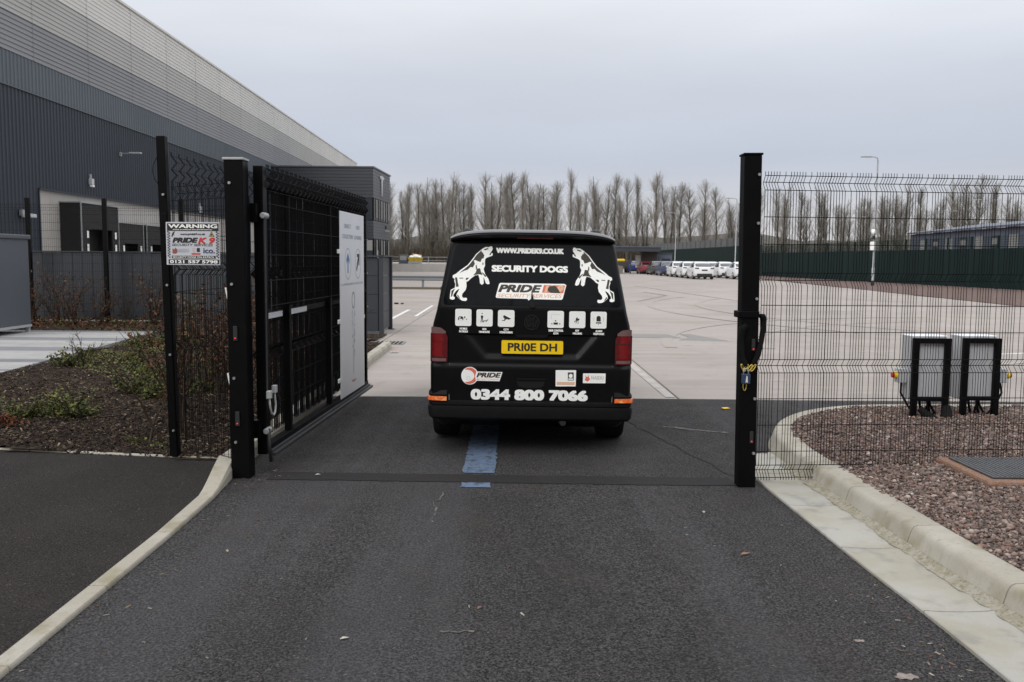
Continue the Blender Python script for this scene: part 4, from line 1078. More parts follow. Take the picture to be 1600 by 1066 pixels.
ps.poly('warning_triangle', [[(1025, 350), (1064, 415), (990, 415)]], M['yellow'], I2)
ps.poly('warning_triangle', [[(1015, 372), (1035, 372), (1045, 405), (1005, 405)]], bl, .0035)
ps.text('lettering', 'PRIDE', 348, 792, 525, 440, bl, I1, .07, .25)
ps.text('lettering', 'K 9', 792, 1085, 540, 436, M['red'], I1, .05, .25)
ps.text('lettering', 'SECURITY SERVICES', 335, 1050, 580, 540, bl, I1, .015, .25)
ps.poly('dog_head', [[(345, 700), (350, 610), (375, 640), (400, 605), (430, 640), (425, 690), (390, 708)]], mat('russet_print', (0.30, 0.09, 0.06), 0.5), I1)
ps.text('lettering', 'NASDU', 430, 628, 680, 620, M['lightgrey_ink'], I1, .03)
ps.poly('badge', [[(690, 615), (735, 615), (735, 680), (690, 680)]], mat('pale_pink_print', (0.62, 0.48, 0.5), 0.5), I1)
ps.poly('badge', [[(768, 610), (820, 610), (820, 675), (768, 675)]], bl, I1)
ps.poly('badge', [[(675, 695), (828, 695), (828, 720), (675, 720)]], M['red'], I1)
ps.text('lettering', 'ico.', 880, 1078, 698, 612, M['navy'], I1, .02)
ps.poly('black_band', [[(335, 738), (1090, 738), (1090, 785), (335, 785)]], bl, I1)
ps.text('lettering', 'SECURITY DOGS ON PATROL', 352, 1072, 778, 746, M['white'], I2, .012)
ps.poly('black_band', [[(275, 800), (1150, 800), (1150, 872), (275, 872)]], bl, I1)
ps.text('lettering', '0121 557 5798', 300, 1125, 864, 810, M['white'], I2, .045)

# control cabinets in the gravel bed
M['cabgrey'] = mat('cabinet_grey', (0.44, 0.45, 0.47), 0.4, coord='obj', layers=(('noise', 3, 0.45, 0.7, (0.40, 0.41, 0.43), 0.6), ('noise', 20, 0.6, 0.8, (0.33, 0.33, 0.33), 0.3)))
def cabinet(label, x, y, knob, rz):
    t = thing('control_cabinet', label, 'cabinet', (x, y, 0.15), rz)
    MB().box((-0.02, 0.13, 0.50), (0.36, 0.20, 0.62)).build('housing', M['cabgrey'], t, bevel=0.008)
    for sx_ in (-1, 1): MB().box((0.155 * sx_, 0.0, 0.37), (0.058, 0.045, 0.86)).build('leg', M['black'], t, bevel=0.003)
    MB().box((0, 0.003, 0.775), (0.26, 0.04, 0.05)).build('cross_bar', M['black'], t, bevel=0.003)
    MB().box((0, 0.003, 0.20), (0.26, 0.04, 0.042)).build('cross_bar', M['black'], t, bevel=0.003)
    MB().box((-0.02, 0.135, 0.816), (0.365, 0.215, 0.012)).build('lid', M['whiteboard'], t, bevel=0.003)
    s_ = knob
    bx_ = s_ * 0.245
    k_ = MB().box((bx_, 0.10, 0.42), (0.10, 0.09, 0.14)).build('switch_box', M['cabgrey'], t, bevel=0.006)
    MB().cyl((bx_ + s_ * 0.05, 0.085, 0.425), (bx_ + s_ * 0.078, 0.085, 0.425), 0.034, 16).build('collar', M['yellow'], k_)
    MB().cyl((bx_ + s_ * 0.078, 0.085, 0.425), (bx_ + s_ * 0.102, 0.085, 0.425), 0.026, 16).build('stop_button', M['redplastic'], k_, bevel=0.004)
    for q, (xa, xb, ya) in enumerate(((-0.05, -0.02, .12), (0.02, 0.015, .1), (0.05, 0.11, .12), (0.04, 0.07, .14))):
        MB().tube([(xa, ya, 0.21), (xa + 0.01, ya, 0.13), (xb, ya + 0.01, 0.05), (xb + 0.03, ya, -0.03)], 0.013, 8).build('cable', M['rubber'], t, smooth=1)
    MB().tube([(bx_, 0.09, 0.35), (bx_ + s_ * 0.01, 0.07, 0.25), (bx_ - s_ * 0.06, 0.05, 0.12), (bx_ - s_ * 0.14, 0.05, 0.03), (bx_ - s_ * 0.2, 0.05, -0.03)], 0.011, 8).build('cable', M['rubber'], t, smooth=1)
    return t
c1 = cabinet('grey control cabinet with red stop button on its left side', 4.115, 8.74, -1, rad(-1))
c2 = cabinet('right hand grey control cabinet with small orange switch on its right', 4.635, 8.80, 1, rad(-1))
MB().tube([(-0.10, -0.02, 0.11), (-0.03, -0.06, 0.03), (0.05, -0.09, -0.01)], [0.03, 0.045, 0.04], 10).build('conduit_boot', M['rubber'], c1, smooth=1)
MB().tube([(0.16, -0.03, 0.14), (0.15, -0.05, 0.03), (0.15, -0.08, -0.03)], [0.035, 0.06, 0.06], 10).build('conduit_boot', M['rubber'], c1, smooth=1)

# mesh fence far left in front of the boarded fence
t = thing('mesh_fence', 'tall thin black mesh fence standing before the dark boarded fence', 'fence', (-26, 22.3, 0), 0)
wire_panel(t, 19.5, [0.1 + 0.2 * k for k in range(14)] + [2.80, 2.86, 2.93], [(0.9, 1.0), (1.7, 1.8), (2.80, 2.93)], (0.2, [0, .05, .1, .15]), 0.0022)
for x in (10.2, 12.1, 14.0, 15.9, 17.8, 19.45): MB().box((x, 0.03, 1.55), (0.10, 0.08, 3.1)).build('post', M['black'], t, bevel=0.004)
# ------------------------------------------------------------------ right: gravel verge and green fence
sheet('gravel_verge', [(17, 10.9), (60, 10.9), (60, 190), (27, 190), (24.75, 90), (20.15, 35.3)], 0.03, M['redgravel'], thick=0.1)
M['green'] = mat('dark_green_fence', (0.0035, 0.015, 0.0135), 0.65, spec=0.2, rnd=0.10, layers=(('noise', 0.8, 0.4, 0.7, (0.005, 0.019, 0.017), 0.7), ('noise', 3, 0.55, 0.75, (0.008, 0.018, 0.017), 0.5)))
M['greenpost'] = mat('green_post', (0.006, 0.02, 0.018), 0.6, spec=0.2)
M['wiregrey'] = mat('grey_mesh', (0.16, 0.165, 0.175), 0.5, metal=0.3)
def green_fence(label, A, B, solid, total, bay, grey):
    A, B = Vector((*A, 0)), Vector((*B, 0)); ln = (B - A).length; n = max(1, round(ln / bay)); bay = ln / n
    t = thing('green_fence', label, 'fence', A, math.atan2(B.y - A.y, B.x - A.x))
    nb = 6
    rb = MB()
    for k in range(nb): rb.box((bay * (k + .5) / nb, 0.012 * (k % 2), solid / 2), (bay / nb - 0.006, 0.03, solid))
    pm = rb.mesh('panel', M['green'])
    po = MB().box((0, -0.03, total / 2), (0.10, 0.12, total)).mesh('post', M['greenpost'])
    for k in range(n):
        put('panel', pm, t, (bay * k, 0, 0.06)); put('post', po, t, (bay * k, 0, 0))
    A_, B_ = [], []
    x = 0
    while x < ln:
        A_.append((x, 0, solid + .06)); B_.append((x, 0, total)); x += 0.12 if not grey else 0.16
    nv = len(A_)
    for z in np.arange(solid + 0.15, total, 0.16): A_.append((0, 0, z)); B_.append((ln, 0, z))
    rw_ = 0.011 if not grey else 0.018
    V, T = seg_tubes(A_, B_, [rw_] * len(A_), [rw_] * len(A_), 3)
    stuff(put('mesh_top', tri_mesh('mesh_top', V, T, M['greenpost'] if not grey else M['wiregrey']), t))
    return t
green_fence('dark green boarded security fence behind the mesh on the right', (33.6, 32), (29.0, 104.7), 2.65, 3.55, 3.0, False)
green_fence('taller green fence with pale mesh top beyond the parked cars', (29.0, 105.2), (26.6, 176), 3.6, 4.75, 3.0, True)

# ------------------------------------------------------------------ low works building behind the green fence
wb = thing('works_building', 'low blue grey works building beyond the green fence at right', 'building', (57.0, 92, 0))
M['bluewall'] = mat('blue_grey_cladding', (0.085, 0.10, 0.14), 0.5, layers=(('noise', 0.5, 0.4, 0.7, (0.075, 0.09, 0.125), 0.7),))
M['blueroof'] = mat('grey_blue_roof', (0.09, 0.105, 0.145), 0.5, layers=(('noise', 0.4, 0.4, 0.7, (0.08, 0.095, 0.13), 0.7),))
MB().prism([(0, 0), (25, 0), (25, 45), (3.5, 45)], 0, 6.0).build('wall', M['bluewall'], wb)
MB().add([(-0.6, -0.5, 6.0), (3.0, 45.5, 6.0), (14, 45.5, 7.4), (11, -0.5, 7.4), (-0.6, -0.5, 6.25), (3.0, 45.5, 6.25), (14, 45.5, 7.65), (11, -0.5, 7.65)], [(0, 1, 2, 3), (4, 7, 6, 5), (0, 4, 5, 1), (2, 6, 7, 3), (1, 5, 6, 2), (0, 3, 7, 4)]).build('roof', M['blueroof'], wb)
for k in range(9):
    y = 3 + 4.6 * k; x = 3.5 * y / 45
    dr = MB().box((x - 0.06, y, 2.6), (0.10, 1.9, 5.0)).build('door' if k % 2 else 'panel_pier', M['blind'] if k % 2 == 0 else M['darkgrey'], wb)
    if k % 2: MB().box((x - 0.13, y, 4.4), (0.05, 1.3, 0.7)).build('light_panel', M['blind'], dr)

# ------------------------------------------------------------------ canopy and kiosk
cn = thing('entrance_canopy', 'dark flat roofed canopy with brown wall beyond the van', 'shelter', (13.6, 118, 0))
M['brownwall'] = mat('brown_panel', (0.055, 0.045, 0.04), 0.7)
MB().box((1.6, 0, 3.15), (7.6, 4.5, 0.55)).build('roof', M['darkgrey'], cn)
MB().box((1.6, -2.26, 3.47), (7.7, 0.2, 0.12)).build('fascia_trim', M['bluewall'], cn)
MB().box((4.3, 1.0, 1.45), (2.0, 2.2, 2.9)).build('wall', M['brownwall'], cn)
MB().box((2.9, 0.4, 1.6), (0.7, 0.1, 1.6)).build('notice', M['palegrey'], cn)
for x in (-1.9, 1.6): MB().box((x, -2.0, 1.45), (0.15, 0.15, 2.9)).build('post', M['darkgrey'], cn)
ki = thing('gate_kiosk', 'small grey kiosk with a dark window behind the parked cars', 'kiosk', (19.9, 119, 0))
MB().box((0, 0, 1.3), (2.0, 2.0, 2.6)).build('wall', M['bluewall'], ki)
MB().box((0, 0, 2.68), (2.2, 2.2, 0.16)).build('roof', M['darkgrey'], ki)
MB().box((0.2, -1.02, 1.55), (1.1, 0.06, 0.9)).build('window', M['winglass'], ki)
MB().box((-0.75, -1.02, 1.1), (0.06, 0.06, 2.2)).build('door_frame', M['black'], ki)

# ------------------------------------------------------------------ parked cars
M['carglass'] = mat('car_glass', (0.015, 0.018, 0.022), 0.06, spec=0.7)
M['tyre'] = mat('tyre_rubber', (0.014, 0.014, 0.014), 0.8)
M['alloy'] = mat('alloy_wheel', (0.30, 0.31, 0.32), 0.4, metal=0.7)
M['taillamp'] = mat('tail_lamp', (0.06, 0.008, 0.008), 0.25)
def car_paint(n, c): return mat(n, c, 0.32, spec=0.5, coat=0.6)
def loft(name, stations, m, parent, smooth=50, close=True):
    """stations: list of (y, [(halfwidth, z), ...]) from bottom to top, mirrored"""
    mb = MB(); vs = []; k = 2 * len(stations[0][1])
    for y, pr in stations:
        ring_ = [(-w_, y, z) for w_, z in pr] + [(w_, y, z) for w_, z in reversed(pr)]
        vs += ring_
    fs = [(i * k + j, i * k + (j + 1) % k, (i + 1) * k + (j + 1) % k, (i + 1) * k + j) for i in range(len(stations) - 1) for j in range(k)]
    if close: fs += [tuple(range(k)), tuple((len(stations) - 1) * k + j for j in range(k - 1, -1, -1))]
    return mb.add(vs, fs).build(name, m, parent, smooth=smooth, merge=True)
def make_car(label, paint, group, h=1.0, dark_trim=True):
    t = thing('parked_car', label, 'car', (0, 0, 0), 0, group)
    def st(y, wl, wb_, zb, zs): return (y, [(wl, zb), (wb_, zb + 0.12), (wb_, zs * 0.62), (wb_ - 0.02, zs * 0.86), (wb_ - 0.10, zs)])
    loft('body', [st(0.0, .70, .78, .42, .98), st(0.06, .78, .86, .34, 1.06), st(0.25, .84, .915, .26, 1.10), st(0.9, .86, .925, .24, 1.03), st(2.0, .86, .925, .22, 1.0), st(3.2, .86, .925, .22, 0.98), st(3.9, .85, .91, .24, .90), st(4.4, .80, .87, .26, .80), st(4.66, .66, .74, .36, .68), st(4.70, .56, .62, .42, .60)], paint, t)
    # cabin shell: roof panel and glass below it
    def cb(y, wb_, z0, wr, z1): return (y, [(wb_, z0), (wb_ * .6 + wr * .4, z0 + (z1 - z0) * .45), (wr + .02, z0 + (z1 - z0) * .86), (wr * .8, z1)])
    loft('cabin_glass', [cb(0.18, .72, 1.04, .62, 1.10), cb(0.7, .80, 1.02, .62, 1.22 * h), cb(1.3, .82, .99, .60, 1.36 * h), cb(2.0, .82, .96, .58, 1.43 * h), cb(2.6, .82, .96, .57, 1.38 * h), cb(3.1, .80, .95, .60, 1.18), cb(3.6, .74, .92, .66, .97)], M['carglass'], t)
    loft('roof', [(1.0, [(.66, 1.27 * h), (.60, 1.305 * h), (.3, 1.325 * h)]), (1.25, [(.655, 1.325 * h), (.59, 1.365 * h), (.3, 1.385 * h)]), (1.6, [(.65, 1.37 * h), (.58, 1.415 * h), (.3, 1.435 * h)]), (2.0, [(.64, 1.39 * h), (.57, 1.445 * h), (.3, 1.46 * h)]), (2.5, [(.63, 1.36 * h), (.56, 1.40 * h), (.3, 1.415 * h)])], paint, t)
    for s_ in (-1, 1):
        MB().add([(s_ * .67, 1.0, 1.28 * h), (s_ * .76, .20, 1.10), (s_ * .845, .62, 1.04), (s_ * .70, 1.3, 1.30 * h)], [(0, 1, 2, 3)]).build('rear_pillar', paint, t)
        MB().bar((s_ * .665, 2.5, 1.36 * h), (s_ * .82, 3.5, .96), .05, .04).build('front_pillar', paint, t)
        MB().bar((s_ * .70, 1.75, 1.36 * h), (s_ * .83, 1.75, 1.0), .05, .06, (0, 1, 0)).build('centre_pillar', M['ink'], t)
        MB().box((s_ * .98, 3.0, 1.0), (.16, .10, .12)).build('mirror', paint, t, bevel=.03)
        MB().box((s_ * .70, -0.005, .97), (.34, .10, .09), Matrix.Rotation(s_ * rad(14), 3, 'Z')).build('tail_lamp', M['taillamp'], t, bevel=.02)
        MB().box((s_ * .62, 4.62, .66), (.28, .14, .10)).build('headlight', M['palegrey'], t, bevel=.02)
        for y in (.86, 3.74):
            w_ = MB().lathe([(s_ * .70, .20), (s_ * .70, .31), (s_ * .74, .335), (s_ * .90, .335), (s_ * .935, .31), (s_ * .94, .24)], 20, 'x', (0, y, .335)).build('wheel', M['tyre'], t, smooth=40)
            MB().lathe([(s_ * .93, .24), (s_ * .925, .20), (s_ * .915, .05), (s_ * .93, 0.0)], 20, 'x', (0, y, .335)).build('rim', M['alloy'], w_, smooth=40)
    MB().box((0, 0.03, .40), (1.35, .12, .20)).build('rear_valance', M['ink'], t, bevel=.03)
    MB().box((0, -0.012, .80), (.50, .03, .11)).build('number_plate', M['ink'], t)
    MB().box((0, 2.3, .24), (1.6, 4.2, .10)).build('underside', M['ink'], t)
    return t
PW = car_paint('car_white', (0.74, 0.75, 0.77))
cars = [('nearest white hatchback saloon in the left file of parked cars', PW, 17.95, 84.0, 1.1), ('white car second in the left file, behind the nearest one', PW, 17.95, 89.8, 1.1), ('white car third in the left file, before the blue one', PW, 17.95, 95.6, 1.1),
        ('dark blue car ahead of the three white ones', car_paint('car_blue', (0.03, 0.05, 0.12)), 17.75, 101.6, 1.1), ('dark grey car between the blue and the red car', car_paint('car_grey', (0.05, 0.052, 0.058)), 17.6, 107.8, 1.14),
        ('dark red car beyond the dark grey one', car_paint('car_red', (0.23, 0.018, 0.03)), 17.3, 114.5, 1.12),
        ('white car cut by the right gate post, nearest in the right file', PW, 22.1, 85.4, 1.1), ('white car second in the right file, only its roof showing', PW, 22.0, 91.4, 1.1), ('white car third in the right file, behind two others', PW, 21.9, 97.3, 1.1),
        ('white car fourth in the right file of parked cars', PW, 21.8, 103.4, 1.1), ('bright blue car furthest left beside the canopy', car_paint('car_bright_blue', (0.02, 0.045, 0.22)), 17.0, 124.5, 1.1)]
proto = None
for lb, pt, x, y, hh in cars:
    if proto is None: c = proto = make_car(lb, pt, 'cars parked in files across the yard', 1.06)
    else:
        c = copy_tree(proto); c['label'] = lb
        if pt is not PW:
            for ch_ in c.children:
                if ch_.data.materials and ch_.data.materials[0] is PW:
                    ch_.material_slots[0].link = 'OBJECT'; ch_.material_slots[0].material = pt
    c.location = (x, y, 0); c.scale = (1.04, 1.0, 1.08)
# brown and yellow plant at the end of the file
t = thing('dump_truck', 'small brown and yellow machine at the left end of the cars', 'truck', (15.4, 127, 0))
MB().prism([(-1.0, .7), (1.1, .7), (1.3, 1.7), (-1.2, 1.5)], -1.2, 1.2, lambda a, b, c: (a, c, b)).build('skip_body', M['brownwall'], t)
MB().box((-.2, .2, 1.75), (1.2, 1.4, .35)).build('load', M['yellow'], t, bevel=.1)
for x in (-.7, .7):
    for y in (-1.1, 1.1): MB().lathe([(-.12, .1), (-.15, .38), (.15, .38), (.12, .1)], 16, 'x', (x, y, .4)).build('wheel', M['tyre'], t)

# ------------------------------------------------------------------ lamp columns
def lamp_post(label, x, y, h, arm, double=False, box=False):
    t = thing('lamp_post', label, 'street lamp', (x, y, 0), 0, 'lamp columns round the yard')
    MB().tube([(0, 0, 0), (0, 0, 1.3), (0, 0, 1.35), (0, 0, h - .25), (-.06 * (not double), 0, h)], [.10, .10, .07, .05, .04], 10).build('column', M['galv'], t, smooth=40)
    MB().cyl((0, 0, 0), (0, 0, .35), .12, 10).build('base', M['ink'], t)
    for s_ in ((-1, 1) if double else (-1,)):
        MB().tube([(0, 0, h - .05), (s_ * arm * .5, 0, h + .04), (s_ * arm, 0, h + .06)], .035, 8).build('arm', M['galv'], t)
        MB().box((s_ * (arm + .3), 0, h + .06), (.75, .3, .09)).build('lamp_head', M['greyplastic'], t, bevel=.03)
    if box:
        MB().box((-.16, -.1, 2.9), (.28, .25, .62)).build('control_box', M['white'], t, bevel=.02)
        MB().lathe([(0, .0), (0, .12), (.12, .16), (.30, .16), (.34, .1), (.36, 0)], 14, 'z', (-.16, -.2, 3.75)).build('camera_dome', M['white'], t, smooth=1)
        MB().box((-.1, -.1, 3.5), (.16, .16, .25)).build('camera_bracket', M['ink'], t)
lamp_post('tall galvanised lamp column with white camera box behind the right mesh', 26.3, 65.6, 9.25, .55, box=True)
lamp_post('lamp column rising behind the white cars beside the right gate post', 27.2, 110, 9.3, .7)
lamp_post('slim distant lamp column above the dark blue car', 25.6, 142, 9.2, .9)
lamp_post('double headed lamp column nearest the works building roof', 62.5, 119, 10, 1.1, True)
lamp_post('double headed lamp column left of the nearest double one', 69.5, 145, 10, 1.1, True)
lamp_post('furthest double headed lamp column, behind the white camera box', 63, 166, 10, 1.1, True)

# ------------------------------------------------------------------ far left of the yard: crash barrier, wall, skip
cb_ = thing('crash_barrier', 'galvanised crash barrier across the yard left of the van', 'barrier', (-17, 50, 0))
M['dullgalv'] = mat('dull_galvanised', (0.20, 0.215, 0.225), 0.6)
prof = [(0, .48), (-.04, .50), (-.07, .54), (-.04, .58), (0, .60), (0, .66), (-.04, .68), (-.07, .72), (-.04, .76), (0, .78)]
k = len(prof)
for s_ in range(5):
    MB().add([(x, a, z) for x in (s_ * 4.0 + .01, s_ * 4.0 + 3.99) for a, z in prof], [(i, i + 1, k + i + 1, k + i) for i in range(k - 1)]).build('rail', M['dullgalv'], cb_)
    MB().box((s_ * 4.0 + 2.0, -.08, .63), (.08, .03, .36)).build('joint_plate', M['galv'], cb_)
for s_ in range(11): MB().box((s_ * 2.0, .1, .36), (.12, .12, .75)).build('post', M['dullgalv'], cb_)
t = struct(put('barrier_kerb', None)); M['darkkerb'] = mat('mossy_kerb', (0.14, 0.125, 0.085), 0.9)
for s_ in range(21): MB().box((-16.5 + s_ * 1.0, 50.15, .05), (.99, .5, .12)).build('kerb_stone', M['darkkerb'], t)
rwal = thing('retaining_wall', 'low pale concrete retaining wall across the far yard', 'wall', (-30, 118, 0))
for s_ in range(11): MB().box((s_ * 4.0, 0, .52), (3.98, .35, 1.04)).build('wall_panel', M['dockwall'], rwal)
sheet('upper_terrace', [(-60, 118.2), (14.5, 118.2), (14.5, 187), (-60, 187)], .99, M['concrete'], thick=1.2)
fr = thing('post_and_rail_fence', 'grey post and rail fence along the top of the far wall', 'fence', (-30, 128, 1.0))
for z in (.45, .95): MB().box((20, 0, z), (42, .06, .07)).build('rail', M['galv'], fr)
for s_ in range(15): MB().box((s_ * 3.0, 0, .5), (.09, .09, 1.05)).build('post', M['galv'], fr)
# slim sign posts by the wall
sk = thing('builders_skip', 'yellow skip heaped with white sacks before the far trees', 'skip', (-13.3, 123, .99))
MB().add([(-.7, -.6, 0), (.7, -.6, 0), (.7, .6, 0), (-.7, .6, 0), (-1.0, -.75, .9), (1.0, -.75, .9), (1.0, .75, .9), (-1.0, .75, .9)], [(0, 1, 2, 3), (0, 4, 5, 1), (1, 5, 6, 2), (2, 6, 7, 3), (3, 7, 4, 0)]).build('body', mat('skip_yellow', (0.50, 0.36, 0.03), 0.6, layers=(('noise', 3, 0.5, 0.7, (0.25, 0.17, 0.05), 0.7),)), sk)
MB().box((0, -.7, .2), (1.9, .3, .25)).build('base_rail', M['galv'], sk)
for q, (x, z, s_) in enumerate(((-.5, .85, .42), (.05, .95, .45), (.5, .85, .38), (-.15, .75, .5))):
    MB().lathe([(-.8 * s_, 0), (-.6 * s_, .7 * s_), (0, s_), (.6 * s_, .7 * s_), (.8 * s_, 0)], 10, 'z', (x, -.15 + .1 * q, z)).build('sack', M['white'], sk, smooth=1)
MB().box((.2, .2, 1.25), (1.3, .1, .12), Matrix.Rotation(rad(8), 3, 'Y')).build('timber', M['peach'], sk)
bx_ = thing('grey_container', 'small grey blue storage box left of the yellow skip', 'container', (-14.9, 123, .99))
MB().box((0, 0, .65), (1.2, 1.0, 1.2)).build('body', M['bluewall'], bx_, bevel=.05)
MB().box((0, -.52, .8), (.9, .04, .6)).build('front_panel', M['blind'], bx_)
MB().box((0, 0, .06), (1.3, 1.1, .12)).build('pallet', M['navy'], bx_)
t = thing('sign_pole', 'thin grey pole behind the crash barrier', 'pole', (-8.4, 56, 0))
MB().cyl((0, 0, 0), (0, 0, 2.2), .03, 8).build('shaft', M['galv'], t); MB().box((0, 0, .03), (.2, .2, .05)).build('base', M['galv'], t)

# ------------------------------------------------------------------ far tree belt
M['bark'] = mat('winter_bark', (0.09, 0.083, 0.063), 0.9, spec=0.1, rnd=0.12)
M['twig'] = mat('hazed_winter_twigs', (0.29, 0.268, 0.24), 0.9, spec=0.1, rnd=0.15)  # twig colour lightened to grey in place of distant haze
def poplar(seed, h, spread, twiggy=1.0):
    r = np.random.default_rng(seed)
    tr = {'A': [], 'B': [], 'a': [], 'b': []}; cr = {'A': [], 'B': [], 'a': [], 'b': []}
    def seg(d, p, q, r0, r1): d['A'].append(p); d['B'].append(q); d['a'].append(r0); d['b'].append(r1)
    nst = 1 if r.uniform() < .7 else 2
    for st_ in range(nst):
        base = np.array([0.5 * (st_ - (nst - 1) / 2), 0, 0.]); hh = h * (1 - .08 * st_)
        pts = [base]; dx = r.normal(0, .012, 2)
        n = 14
        for i in range(n): pts.append(pts[-1] + np.array([dx[0] * hh / n + r.normal(0, .05) + .12 * (st_ - (nst - 1) / 2), dx[1] * hh / n + r.normal(0, .05), hh / n]))
        rads = [0.22 * (1 - i / (n + .6)) ** 0.9 + .012 for i in range(n + 1)]
        for i in range(n): seg(tr, pts[i], pts[i + 1], rads[i], rads[i + 1])
        nb = int(62 / nst ** .5)
        for b in range(nb):
            t_ = r.uniform(.10, .91) if b > 6 else r.uniform(.3, .7)
            f = t_ * n; i = min(int(f), n - 1); p = pts[i] + (pts[i + 1] - pts[i]) * (f - i)
            az = r.uniform(0, 2 * math.pi); ln = (0.35 + .55 * min(1, (1 - t_) * 5) + (1 - t_) * h * .34 * r.uniform(.5, 1.2)) * (1 if t_ > .25 else .6)
            inc = rad(r.uniform(14, 44)) * spread
            d = np.array([math.sin(inc) * math.cos(az), math.sin(inc) * math.sin(az), math.cos(inc)])
            ns_ = 4; r0 = min(.018 + .010 * ln, rads[i] * .6)
            q = p
            for s_ in range(ns_):
                d = d + np.array([r.normal(0, .07), r.normal(0, .07), .10]); d /= np.linalg.norm(d)
                q2 = q + d * ln / ns_; ra, rb_ = r0 * (1 - s_ / ns_) + .006, r0 * (1 - (s_ + 1) / ns_) + .006
                seg(cr, q, q2, ra, rb_)
                for w_ in range(int(4.2 * twiggy)):
                    t2 = r.uniform(0, 1); pp = q + (q2 - q) * t2
                    d2 = d * .8 + r.normal(0, .34, 3) + np.array([0, 0, .4]); d2 /= np.linalg.norm(d2)
                    l2 = r.uniform(.5, 1.5) * (0.25 + .35 * min(1, ln / 1.5) + ln * .18)
                    m_ = pp + d2 * l2 * .5; d3 = d2 + r.normal(0, .2, 3) + np.array([0, 0, .2]); d3 /= np.linalg.norm(d3); e_ = m_ + d3 * l2 * .5
                    seg(cr, pp, m_, .0085, .007); seg(cr, m_, e_, .007, .005)
                    for z_ in range(1):
                        d4 = d3 + r.normal(0, .5, 3); d4 /= np.linalg.norm(d4); p4 = pp + (e_ - pp) * r.uniform(.3, .9)
                        seg(cr, p4, p4 + d4 * r.uniform(.4, 1.2) * min(1, .3 + ln * .4), .006, .004)
                q = q2
    def mk(nm, d, m, n):
        V, T = seg_tubes(d['A'], d['B'], d['a'], d['b'], n); return tri_mesh(nm, V, T, m)
    return mk('trunk', tr, M['bark'], 6), mk('crown', cr, M['twig'], 3)
VAR = [poplar(100 + k, 18.5, s_, tw) for k, (s_, tw) in enumerate(((.75, 1.2), (.9, 1.1), (1.15, 1.2), (.65, 1.1), (1.0, 1.3), (.85, .8)))]
ORD = ['first', 'second', 'third', 'fourth', 'fifth', 'sixth', 'seventh', 'eighth', 'ninth', 'tenth', 'eleventh', 'twelfth', 'thirteenth', 'fourteenth', 'fifteenth', 'sixteenth', 'seventeenth', 'eighteenth', 'nineteenth', 'twentieth',
       'twenty first', 'twenty second', 'twenty third', 'twenty fourth', 'twenty fifth', 'twenty sixth', 'twenty seventh', 'twenty eighth', 'twenty ninth', 'thirtieth', 'thirty first', 'thirty second', 'thirty third', 'thirty fourth', 'thirty fifth', 'thirty sixth']
rt = np.random.default_rng(31)
def plant_tree(label, x, y, z, h, v, group, wide=1.0):
    t = thing('bare_tree', label, 'tree', (x, y, z), rt.uniform(0, 6.28), group)
    s_ = h / 18.5; t.scale = (s_ * wide, s_ * wide, s_)
    put('trunk', VAR[v][0], t); put('crown', VAR[v][1], t)
def yfun(x): return 190 - 0.05 * x
# main row between the office and the right gate post: (distance to the right of the camera axis, height)
row = [(-27.2, 17), (-25.4, 18.6), (-23.3, 16.8), (-21.6, 18), (-19.8, 18.4), (-18.0, 17), (-16.3, 19), (-14.2, 19.6), (-12.2, 18.4), (-10.2, 17.4), (-8.3, 18.8), (-6.2, 20.2), (-4.2, 18.6), (-2.0, 19.8), (0.0, 20), (2.0, 19.2),
       (4.5, 18), (7.0, 17.6), (9.6, 18.8), (11.9, 19.2), (14.2, 18.4), (16.4, 18), (18.6, 19.4), (20.9, 18.8), (23.4, 19.6), (26.0, 19), (28.6, 18.6), (31.9, 18.4), (34.4, 18.0), (37.8, 17.6), (40.2, 18.8), (42.4, 17.2), (46.2, 15), (49, 16)]
for k, (x, h) in enumerate(row):
    plant_tree('tall bare winter tree in the far row, %s from the office block' % ORD[k], x + rt.uniform(-.7, .7), yfun(x) + rt.uniform(-2.5, 2.5), .6, h * rt.uniform(.90, 1.05), int(rt.integers(0, 6)), 'bare trees in the far row', float(rt.choice([1.05, 1.3, 1.6])))
row2 = sorted([] + [(-26, 15.5), (-22, 15), (-17.5, 16), (-13, 16.4), (-9, 16), (-5, 16.6), (-1, 17), (3.4, 16), (8.4, 15.5), (13, 15.6), (17.6, 16), (22, 15.5), (27.4, 14.5), (33, 14), (39, 14), (44.5, 13)])
for k, (x, h) in enumerate(row2):
    plant_tree('bare winter tree standing behind the far row, %s from the office block' % ORD[k], x * 1.06, yfun(x) + 9 + rt.uniform(-1, 1), .6, h, int(rt.integers(0, 6)), 'bare trees behind the far row', 1.25)
row3 = sorted([(60, 15, 199), (64.4, 15.5, 199), (69, 13.5, 199), (73.4, 14, 199), (78, 15.5, 199), (82, 15, 199), (85.5, 16, 199), (90, 14, 199), (94.4, 15.8, 199), (98, 17, 199), (106, 16, 199), (110, 15, 199)] + [(58, 18.4, 195), (62.5, 16.8, 195), (66.5, 17.6, 195), (71, 14.8, 195), (75.5, 15.5, 195), (80, 16.2, 195), (83.5, 18.2, 195), (87.5, 17.6, 195), (92, 14.6, 195), (96.5, 19.6, 195), (99.5, 20.5, 195), (103.5, 18.8, 195), (108, 16.5, 195), (112, 18.6, 195)])
for k, (x, h, y) in enumerate(row3):
    plant_tree('bare tree behind the right mesh fence, %s from the gate post' % ORD[k], x, y, .5, h, int(rt.integers(0, 6)), 'bare trees behind the right fence', 1.3)
